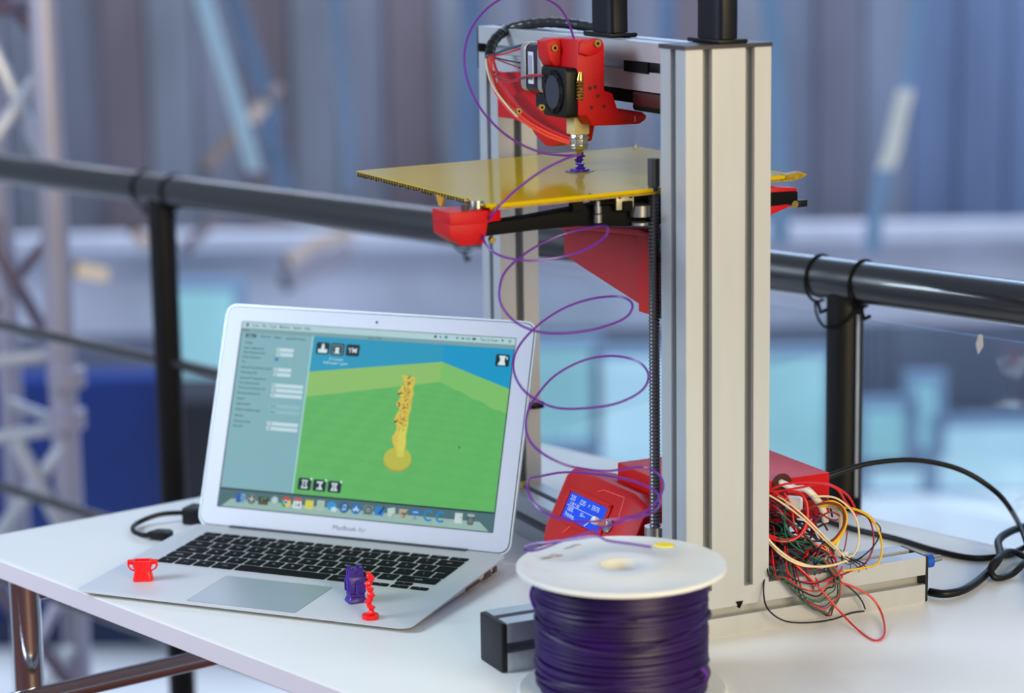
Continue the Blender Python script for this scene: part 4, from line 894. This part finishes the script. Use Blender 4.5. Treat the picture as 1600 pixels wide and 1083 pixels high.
# cable sleeve made of links, from the carriage side over the beam to the handle
cpx = [(766, 92, 158), (766, 80, 160), (770, 67, 165), (781, 54, 175), (797, 45, 188), (818, 39, 195), (840, 36, 200), (864, 35, 204), (888, 37, 208), (910, 40, 212), (932, 44, 214), (960, 50, 216)]
CP = spline([sight(x, y, u=u) for x, y, u in cpx], 8)
seg_n = 5
k = 0
LNK = mat('sleeve_black', (20, 20, 22), .3, noise=.1)
while k+seg_n < len(CP):
    P_ = CP[k:k+seg_n+1]; rr = [4.6]*len(P_); rr[0] = 5.0; rr[-1] = 4.3
    MB().tube(P_, rr, 12).build('sleeve_link', LNK, pt, smooth=50); k += seg_n
MB().tube(CP[:4], 4.9, 14).build('sleeve_mouth', mat('sleeve_blue_sheen', (50, 70, 92), .3, noise=.1), pt)  # blue-grey colour stands in for bluish light reflected on the sleeve
# carriage wires
WR = {'r': mat('wire_red', (205, 22, 26), .35, noise=.05), 'o': mat('wire_orange_red', (232, 62, 28), .3, noise=.05), 'b': mat('wire_black', (20, 18, 26), .4, noise=.05), 'g': mat('wire_green', (10, 96, 66), .4, noise=.05),
      'y': mat('wire_yellow', (222, 176, 30), .35, noise=.05), 'w': mat('wire_cream', (222, 206, 170), .4, noise=.05), 't': mat('wire_teal', (20, 70, 90), .4, noise=.05), 'n': mat('wire_brown', (120, 52, 30), .4, noise=.05), 'd': mat('wire_dark_red', (140, 16, 40), .4, noise=.05)}
def wire(c, pts, r=.75, per=6): return MB().tube(spline(pts, per), r, 6).build('wire', WR[c], pt)
def wpx(c, L, r=.75): return wire(c, [sight(x, y, u=u) for x, y, u in L], r)
wpx('o', [(765, 86, 158), (768, 110, 148), (778, 138, 145), (798, 166, 142), (828, 192, 140), (862, 210, 142), (893, 222, 146)], 1.7)
wpx('o', [(762, 88, 158), (763, 112, 146), (772, 140, 142), (792, 168, 140), (815, 188, 138), (855, 212, 140), (892, 225, 145)], 1.3)
wpx('w', [(760, 88, 157), (761, 106, 145), (770, 134, 141), (790, 162, 139), (812, 186, 138)], 1.0)
wpx('r', [(769, 86, 159), (774, 106, 150), (788, 138, 147), (815, 172, 143), (850, 198, 143), (894, 218, 147)], 1.6)
wpx('t', [(768, 86, 160), (785, 80, 158), (810, 72, 156), (838, 66, 156)], 1.1); wpx('r', [(769, 88, 159), (788, 84, 156), (812, 76, 154), (836, 66, 156)], .9)
wpx('b', [(770, 86, 160), (788, 78, 160), (815, 70, 160), (842, 64, 160)], .9)
wpx('d', [(768, 89, 158), (785, 96, 150), (812, 106, 140)], .8); wpx('b', [(770, 89, 158), (790, 94, 150), (812, 98, 140)], .8)
wpx('d', [(772, 112, 150), (782, 122, 142), (800, 126, 134), (822, 120, 124), (848, 118, 122)], .9); wpx('r', [(773, 118, 150), (785, 128, 142), (805, 127, 132), (828, 117, 124), (846, 118, 122)], .7)

# ---------------------------------------------------------------- control box and display
cbx_ = MB(); cbx_.box(Pf, (190, 60, 56), (336, 186, 107.5)); cbx_ = None
q = toP(sight(1297, 738, v=62)); U1, ZT = q[0], q[2]
MB().box(Pf, (196, 62, 70), (U1, 184, ZT)).build('control_box', RED, pt, bevel=1.6)
MB().box(Pf, (200, 66, 40.4), (300, 170, 70)).build('circuit_stack', BLKM, pt, bevel=1)
q = toP(sight(1290, 838, v=50)); MB().box(Pf, (262, 50, 0), (U1-10, 74, 44)).build('lower_red_block', RED, pt, bevel=1.5)
q = toP(sight(1222, 757, v=61)); MB().cyl(Pf(q[0], 60.5, q[2]), Pf(q[0], 62.3, q[2]), 9.5, seg=24).build('cable_hole', mat('hole_dark_red', (70, 4, 8), .6), pt)
MB().tube(spline([Pf(q[0]-3, 66, q[2]+3), Pf(q[0]+4, 48, q[2]-1), sight(1262, 766, v=34), sight(1284, 792, v=30), sight(1290, 815, v=30)], 6), 3.0, 12).build('white_sleeve', mat('white_sleeve', (222, 216, 206), .45, noise=.05), pt)
MB().box(lambda a_, b_, c: (lambda o_: (o_[0]+a_, o_[1]+b_, o_[2]+c))(sight(1240, 787, v=24)), (-6, -4, -5), (7, 4, 6)).build('white_connector', mat('connector_white', (225, 228, 238), .4, noise=.05), pt, bevel=1)
MB().box(lambda a_, b_, c: (lambda o_: (o_[0]+a_, o_[1]+b_, o_[2]+c))(sight(1312, 866, v=10)), (-5, -4, -3), (7, 4, 3)).build('white_connector', mat('connector_white', (225, 228, 238), .4), pt, bevel=1)
# status screen box, wedge facing -u
prof_ = [(147, 22), (143, 32), (144.5, 40), (170.5, 93), (176, 97), (216, 86), (226, 78), (226, 41), (182.5, 41), (182.5, 22)]
V0, V1 = 92, 236
rg = []
for v, sc__ in ((V0, .78), (V0+22, 1.0), (V1-12, 1.0), (V1, .84)):
    cx, cz = 186, 56
    rg.append([Pf(cx+(u-cx)*sc__ if z > 42 or u < 180 else max(u, 182.5), v, max(41 if u > 182 else 20, cz+(z-cz)*sc__)) for u, z in prof_])
MB().rings(rg).build('display_housing', RED, pt, bevel=1.8)
T0 = np.array([144.5, 40.0]); T1 = np.array([170.5, 93.0]); dt = (T1-T0)/np.linalg.norm(T1-T0); nt = np.array([-dt[1], dt[0]])
def LCf(a, s, h): p_ = T0+dt*s+nt*h; return Pf(p_[0], a, p_[1])      # face of the box: a = v, s up the face, h outward
def facepx(px, py):          # survey a point on the sloping face
    r = R3 @ np.array([(px-800)/FPX, -(py-541.5)/FPX, -1.0]); c0 = np.array(toP(CAMP)); c1_ = np.array(toP(CAMP+r))-c0
    n3 = np.array([nt[0], 0, nt[1]]); o3 = np.array([T0[0], 0, T0[1]]); t = ((o3-c0)@n3)/(c1_@n3); p_ = c0+c1_*t
    return p_[1], (p_[0]-T0[0])*dt[0]+(p_[2]-T0[1])*dt[1]
fp = [facepx(*p_) for p_ in ((895, 771), (955, 795), (933, 832), (875, 807))]
v_hi = (fp[0][0]+fp[3][0])/2; v_lo = (fp[1][0]+fp[2][0])/2; s_hi = (fp[0][1]+fp[1][1])/2; s_lo = (fp[2][1]+fp[3][1])/2
def bar_(v0, v1, s0, s1, h, name, m, bev=1.0): return MB().prism(LCf, rrect(v0, s0, v1, s1, 2, 3), 2, -.6, h).build(name, m, pt, bevel=bev)
for v0, v1, s0, s1 in ((v_lo-5, v_hi+5, s_hi+.4, s_hi+4.5), (v_lo-5, v_hi+5, s_lo-4.5, s_lo-.4), (v_hi+.4, v_hi+5, s_lo-4, s_hi+4), (v_lo-5, v_lo-.4, s_lo-4, s_hi+4)):
    MB().prism(LCf, [(v0, s0), (v1, s0), (v1, s1), (v0, s1)], 2, -.6, 2.0).build('screen_bezel', RED, pt, bevel=.6)
scr = MB().prism(LCf, [(v_lo, s_lo), (v_hi, s_lo), (v_hi, s_hi), (v_lo, s_hi)], 2, -.4, .5).build('status_screen', mat('lcd_blue', (24, 76, 240), .3, emit=.95, noise=.04, scale=60), pt)
LW = mat('lcd_white', (186, 208, 250), .4, emit=.9)
def LT(x, y, h): return LCf(v_hi-x, s_lo+y, h)      # x to the right, y up, on the screen
WL, HL = v_hi-v_lo, s_hi-s_lo
b = MB()
for s_, x, y, z in (('235', .05, .72, .27), ('/235', .30, .70, .27), ('o', .53, .74, .22), ('59/70', .62, .70, .27), ('X 98 Y 102', .08, .54, .17), ('100%', .06, .30, .24), ('SD---', .42, .30, .20), ('Printing..', .06, .08, .24), ('00:27', .80, .28, .17)):
    text_mb(b, s_, LT, x*WL, y*HL, z*HL, .62, align='LEFT', bold=.12, sx=.95)
b.box(LT, (.03*WL, .49*HL, .5), (.97*WL, .515*HL, .62)).add([LT(.60*WL, .03*HL, .62), LT(.63*WL, .03*HL, .62), LT(.74*WL, .36*HL, .62), LT(.71*WL, .36*HL, .62)], [(0, 1, 2, 3)])
b.build('screen_lettering', LW, scr)
fk = facepx(925, 822)
kv, ks_ = facepx(940, 812)
kv, ks_ = facepx(951, 822)
MB().rings([[LCf(kv+r_*math.cos(2*math.pi*k/28), ks_+r_*math.sin(2*math.pi*k/28), h) for k in range(28)] for h, r_ in ((0, 6.6), (1.6, 6.8), (2.2, 6.0), (1.4, 4.6), (1.4, 3.0))]).build('knob_washer', CHROME, pt)
MB().cyl(LCf(kv, ks_, 1), LCf(kv, ks_, 13), 3.0, seg=18).build('knob_shaft', mat('knob_beige', (206, 190, 176), .35, .5, noise=.03), pt)
MB().cyl(LCf(kv, ks_, 12.6), LCf(kv, ks_, 17), 3.5, seg=18).build('knob_cap', mat('knob_white', (226, 224, 230), .3, noise=.03), pt, bevel=.5)
for pa, pb in (((935, 768), (944, 766)), ((944, 766), (976, 778)), ((976, 778), (966, 812)), ((880, 832), (892, 822))):
    a_, s_ = facepx(*pa); c_, d_ = facepx(*pb)
    MB().tube([LCf(a_, s_, .1), LCf(c_, d_, .1)], .5, 6).build('print_seam', mat('pale_seam', (232, 90, 90), .5, noise=.1), pt)

# ---------------------------------------------------------------- loose wire bundle
def V(L):
    out = []
    for x, y, v in L:
        p_ = sight(x, y, v=v); out.append(p_ if p_[2] > 1.3 else sight(x, y, z=1.3))
    return out
wire('r', V([(1198, 768, 30), (1215, 768, 26), (1250, 762, 22), (1290, 756, 22), (1322, 772, 24), (1335, 792, 26)]), 1.1)
wire('r', V([(1196, 770, 28), (1225, 757, 20), (1270, 754, 14), (1305, 762, 14), (1322, 785, 18), (1338, 806, 22)]), 1.1)
wire('r', V([(1230, 768, 18), (1252, 772, 10), (1262, 800, 6), (1256, 830, 4), (1232, 844, 4), (1205, 838, 10), (1197, 832, 14)]), 1.3)
wire('r', V([(1238, 768, 16), (1258, 780, 8), (1261, 812, 4), (1248, 838, 2), (1222, 846, 4), (1197, 838, 12)]), 1.2)
wire('r', V([(1225, 770, 18), (1236, 790, 12), (1240, 815, 10), (1246, 835, 8)]), 1.0)
wire('w', V([(1198, 772, 20), (1222, 786, 12), (1256, 812, 4), (1290, 845, -2), (1322, 872, -4), (1345, 890, -4)]), .8)
wire('w', V([(1215, 775, 20), (1240, 792, 8), (1262, 812, 2), (1292, 842, -4), (1318, 868, -5)]), .8)
wire('w', V([(1197, 838, 6), (1215, 858, 0), (1245, 878, -4), (1280, 886, -5), (1312, 880, -5), (1330, 868, -4)]), 1.0)
wire('w', V([(1197, 842, 6), (1222, 868, 0), (1255, 884, -5), (1295, 884, -6), (1325, 876, -5)]), .9)
wire('w', V([(1270, 776, 26), (1305, 778, 20), (1332, 800, 12), (1342, 830, 6), (1338, 860, 0), (1322, 880, -4)]), .9)
wire('y', V([(1278, 790, 26), (1300, 784, 20), (1318, 795, 14), (1322, 815, 10), (1312, 840, 6), (1292, 856, 4), (1275, 860, 6)]), 1.5)
wire('y', V([(1282, 792, 24), (1302, 788, 18), (1316, 800, 12), (1318, 820, 8), (1306, 844, 4), (1288, 855, 4)]), 1.2)
wire('n', V([(1262, 795, 24), (1290, 786, 18), (1314, 792, 10), (1320, 815, 6), (1306, 840, 2), (1285, 852, 2), (1262, 858, 4)]), 1.2)
wire('w', V([(1290, 790, 30), (1306, 796, 24), (1314, 820, 20), (1308, 850, 16), (1296, 866, 12), (1288, 876, 8)]), 1.7)
wire('y', V([(1325, 793, 22), (1350, 802, 14), (1368, 820, 6), (1378, 850, 0), (1372, 880, -4), (1345, 888, -6), (1316, 892, -6)]), 1.0)
wire('y', V([(1320, 792, 24), (1342, 798, 18), (1360, 808, 12), (1364, 816, 8)]), 1.3)
wire('d', V([(1332, 800, 22), (1355, 808, 14), (1364, 830, 6), (1364, 856, 0), (1352, 880, -4), (1330, 892, -6), (1312, 900, -6)]), .8)
wire('b', V([(1368, 816, 8), (1376, 828, 4), (1366, 852, 0), (1342, 873, -4), (1318, 878, -5)]), .6)
wire('d', V([(1265, 822, 20), (1282, 808, 14), (1298, 800, 10), (1312, 806, 10)]), .8); wire('d', V([(1268, 796, 20), (1282, 802, 14), (1298, 812, 8), (1310, 812, 6)]), .8)
wire('d', V([(1324, 828, 14), (1322, 845, 10), (1318, 864, 6)]), .6)
wire('r', V([(1240, 880, 0), (1262, 900, -6), (1290, 930, -12), (1318, 962, -22), (1345, 988, -35), (1368, 1001, -42), (1382, 990, -38), (1378, 960, -26), (1362, 934, -16), (1335, 918, -10), (1312, 910, -7)]), .9)
wire('r', V([(1228, 888, 0), (1240, 905, -6), (1262, 910, -8), (1290, 908, -8), (1310, 896, -6), (1316, 885, -5)]), .8)
wire('b', V([(1196, 890, 4), (1193, 925, -4), (1200, 952, -10), (1225, 970, -16), (1262, 973, -18), (1300, 968, -14), (1330, 958, -8), (1350, 955, -5)]), .8)
wire('b', V([(1312, 908, -7), (1332, 922, -8), (1346, 938, -8), (1352, 952, -7)]), .7)
random.seed(42)
for i in range(10):        # loops hanging over the foot
    c = 'bgrbgtrgbd'[i]; x0 = 1200+i*5; x1 = 1302+random.uniform(-6, 6); yb = 915+i*6+random.uniform(-3, 5)*(1)
    yb = min(yb, 962)
    wire(c, V([(x0-4, 870+random.uniform(-20, 16), 8), (x0+2, 902, -4), (x0+16, yb-22, -8), (x0+44, yb-5, -9), ((x0+x1)/2+22, yb, -9), (x1-4, yb-12, -9), (x1+6, (yb+900)/2, -8), (x1+4, 900, -6), (x1-12, 876, -2)]), random.uniform(.6, .85))
for i in range(26):        # tangle between column and loops
    c = random.choice('bbgtdrbgdr')
    x0, y0 = 1198+random.uniform(0, 20), random.uniform(778, 905); x1, y1 = random.uniform(1255, 1312), random.uniform(845, 905)
    m1 = ((x0+x1)/2+random.uniform(-25, 25), (y0+y1)/2+random.uniform(-30, 26))
    wire(c, V([(x0-6, y0, 34), (x0+10, y0+random.uniform(-10, 10), 18), (*m1, random.uniform(2, 20)), (x1, y1, random.uniform(-2, 8)), (x1+random.uniform(-14, 10), y1+random.uniform(8, 22), random.uniform(-4, 6))]), random.uniform(.6, .9))
for i in range(18):        # dark mass behind, in front of the circuit stack
    c = random.choice('bbtbbdn'); x0 = 1200+random.uniform(0, 30); y0 = random.uniform(775, 880)
    wire(c, V([(x0-8, y0, 46), (x0+22, y0+random.uniform(-14, 14), 40), (x0+random.uniform(45, 75), y0+random.uniform(-10, 24), 42), (x0+random.uniform(50, 86), y0+random.uniform(10, 40), 46)]), random.uniform(.8, 1.3))
for i in range(7):         # stripped wire ends
    x0 = 1316+random.uniform(-10, 14); wire('b', V([(x0, 872+random.uniform(-3, 3), -5), (x0+random.uniform(6, 22), 874+random.uniform(0, 10), -6), (x0+random.uniform(16, 36), 876+random.uniform(-8, 22), -6)]), .35)

# ================================================================ PURPLE PRINT ON THE BED
q = toP(sight(906, 268, z=bz(150)+.05)); pb = Pf(q[0], q[1], bz(q[0])+.1)
pp = thing('half_finished_print', 'small dark purple twisted print growing on the yellow bed under the nozzle', 'ornament', pb)
MB().lathe(pb, [(0.01, 0), (8.2, 0), (8.2, 2.0), (0.01, 2.6)], seg=24).build('foot', PUR, pp)
MB().lathe(pb, [(0.01, 0), (12.5, 0), (12.5, .35), (0.01, .35)], seg=28).build('brim', mat('purple_brim', (96, 84, 130), .4, noise=.1), pp)
rg = []
for k in range(41):
    t = k/40; z = 2+t*14.2; a = t*9; off = 1.2*math.sin(t*9); rad = 3.0+.8*math.sin(t*26)
    rg.append([(pb[0]+off+rad*(1+.3*math.cos(3*(j*math.pi/6)+a))*math.cos(j*math.pi/6), pb[1]+.5*off+rad*(1+.3*math.cos(3*(j*math.pi/6)+a))*math.sin(j*math.pi/6), pb[2]+z) for j in range(12)])
MB().rings(rg).build('twisted_stem', PUR, pp)

# ================================================================ FILAMENT STRAND from the spool to the extruder
FL = [(1018, 855, 1756), (985, 850, 1757), (950, 845, 1760), (932, 838, 1765), (900, 842, 1775), (862, 847, 1790), (835, 850, 1800), (820, 856, 1805), (825, 861, 1800), (845, 858, 1790), (880, 845, 1795), (930, 828, 1800), (985, 812, 1800), (1015, 803, 1815), (1031, 788, 1840), (1024, 768, 1860), (990, 752, 1872), (940, 742, 1880), (885, 738, 1880), (845, 744, 1870), (828, 748, 1850),
      (824, 762, 1830), (833, 785, 1815), (855, 803, 1805), (900, 815, 1800), (955, 812, 1800), (1008, 800, 1815), (1034, 770, 1835), (1032, 745, 1850), (1005, 730, 1855), (950, 736, 1835), (900, 731, 1820), (860, 716, 1815), (832, 695, 1820), (822, 670, 1830), (826, 640, 1845), (845, 610, 1860),
      (870, 585, 1872), (910, 564, 1880), (955, 556, 1880), (995, 564, 1870), (1013, 585, 1855), (1003, 610, 1840), (965, 630, 1825), (915, 638, 1815), (868, 637, 1812), (830, 620, 1815), (808, 595, 1825), (802, 565, 1840), (815, 535, 1855), (845, 505, 1868), (885, 480, 1878), (930, 466, 1880), (970, 464, 1872), (988, 476, 1858),
      (978, 496, 1842), (940, 512, 1828), (890, 520, 1818), (845, 519, 1815), (808, 505, 1818), (784, 478, 1828), (781, 448, 1840), (793, 420, 1852), (830, 390, 1866), (875, 368, 1876), (920, 356, 1876), (948, 354, 1868), (945, 370, 1852), (915, 390, 1838), (870, 403, 1826), (820, 407, 1822), (778, 398, 1824), (757, 378, 1834), (757, 355, 1846),
      (775, 328, 1832), (805, 298, 1838), (845, 268, 1852), (880, 250, 1870), (901, 242.5, 1885), (905, 241.5, 1893), (900, 242, 1900), (880, 243, 1902), (850, 239, 1900), (815, 226, 1894), (780, 202, 1885), (748, 165, 1880), (729, 120, 1880), (726, 80, 1885), (738, 42, 1895), (765, 10, 1905), (800, -8, 1915), (840, -6, 1925), (870, 8, 1935), (886, 30, 1942), (896, 58, 1948), (898, 68, 1950)]
P_ = [sight(x, y, d=d) for x, y, d in FL]
P_ = [(x, y, max(z, 102 if math.hypot(x-SX, y-SY) < 82 else 2)) for x, y, z in P_]
fs = MB().tube(spline(P_, 7), .95, 8).build('filament_strand', PURF); fs['label'] = 'thin purple filament coiling up in loose loops from spool to print head'; fs['category'] = 'filament'

# ================================================================ BLACK CABLES at the right
def cable(name, label, pts, r, extra=None):
    t = thing(name, label, 'cable', (pts[0][0], pts[0][1], 0)); MB().tube(spline(pts, 10), r, 12).build('cord', CABLE, t); return t
tz = lambda x, y, z: sight(x, y, z=z)
cable('power_cable', 'thin black cable arching high from the back of the red control box', [sight(1290, 746, v=130), sight(1312, 738, v=128), sight(1360, 724, v=125), sight(1430, 719, v=122), sight(1500, 734, v=118), sight(1555, 768, v=112), tz(1585, 806, 18), tz(1604, 850, 8), tz(1612, 905, 4), tz(1625, 960, 4)], 2.5)
cable('signal_cable', 'thin black cable lying along the table behind the printer foot', [tz(1270, 806, 4), tz(1330, 826, 3.2), tz(1400, 842, 3), tz(1460, 860, 3), tz(1520, 872, 3), tz(1570, 868, 3), tz(1600, 856, 4), tz(1660, 830, 6)], 2.8)
cable('thick_cable', 'thickest black cable curling in a knot at the right edge of the table', [tz(1452, 925, 5), tz(1478, 928, 5), tz(1510, 920, 5), tz(1542, 896, 6), tz(1562, 870, 10), tz(1560, 846, 12), tz(1576, 832, 12), tz(1606, 822, 8), tz(1660, 812, 8)], 3.6)
cable('looped_cable', 'black cable loop wrapped round the thickest cable at the right edge', [tz(1640, 880, 4), tz(1606, 872, 5), tz(1580, 862, 9), tz(1560, 872, 17), tz(1548, 888, 12), tz(1556, 903, 5), tz(1580, 898, 4), tz(1600, 880, 10), tz(1626, 850, 14)], 2.9)
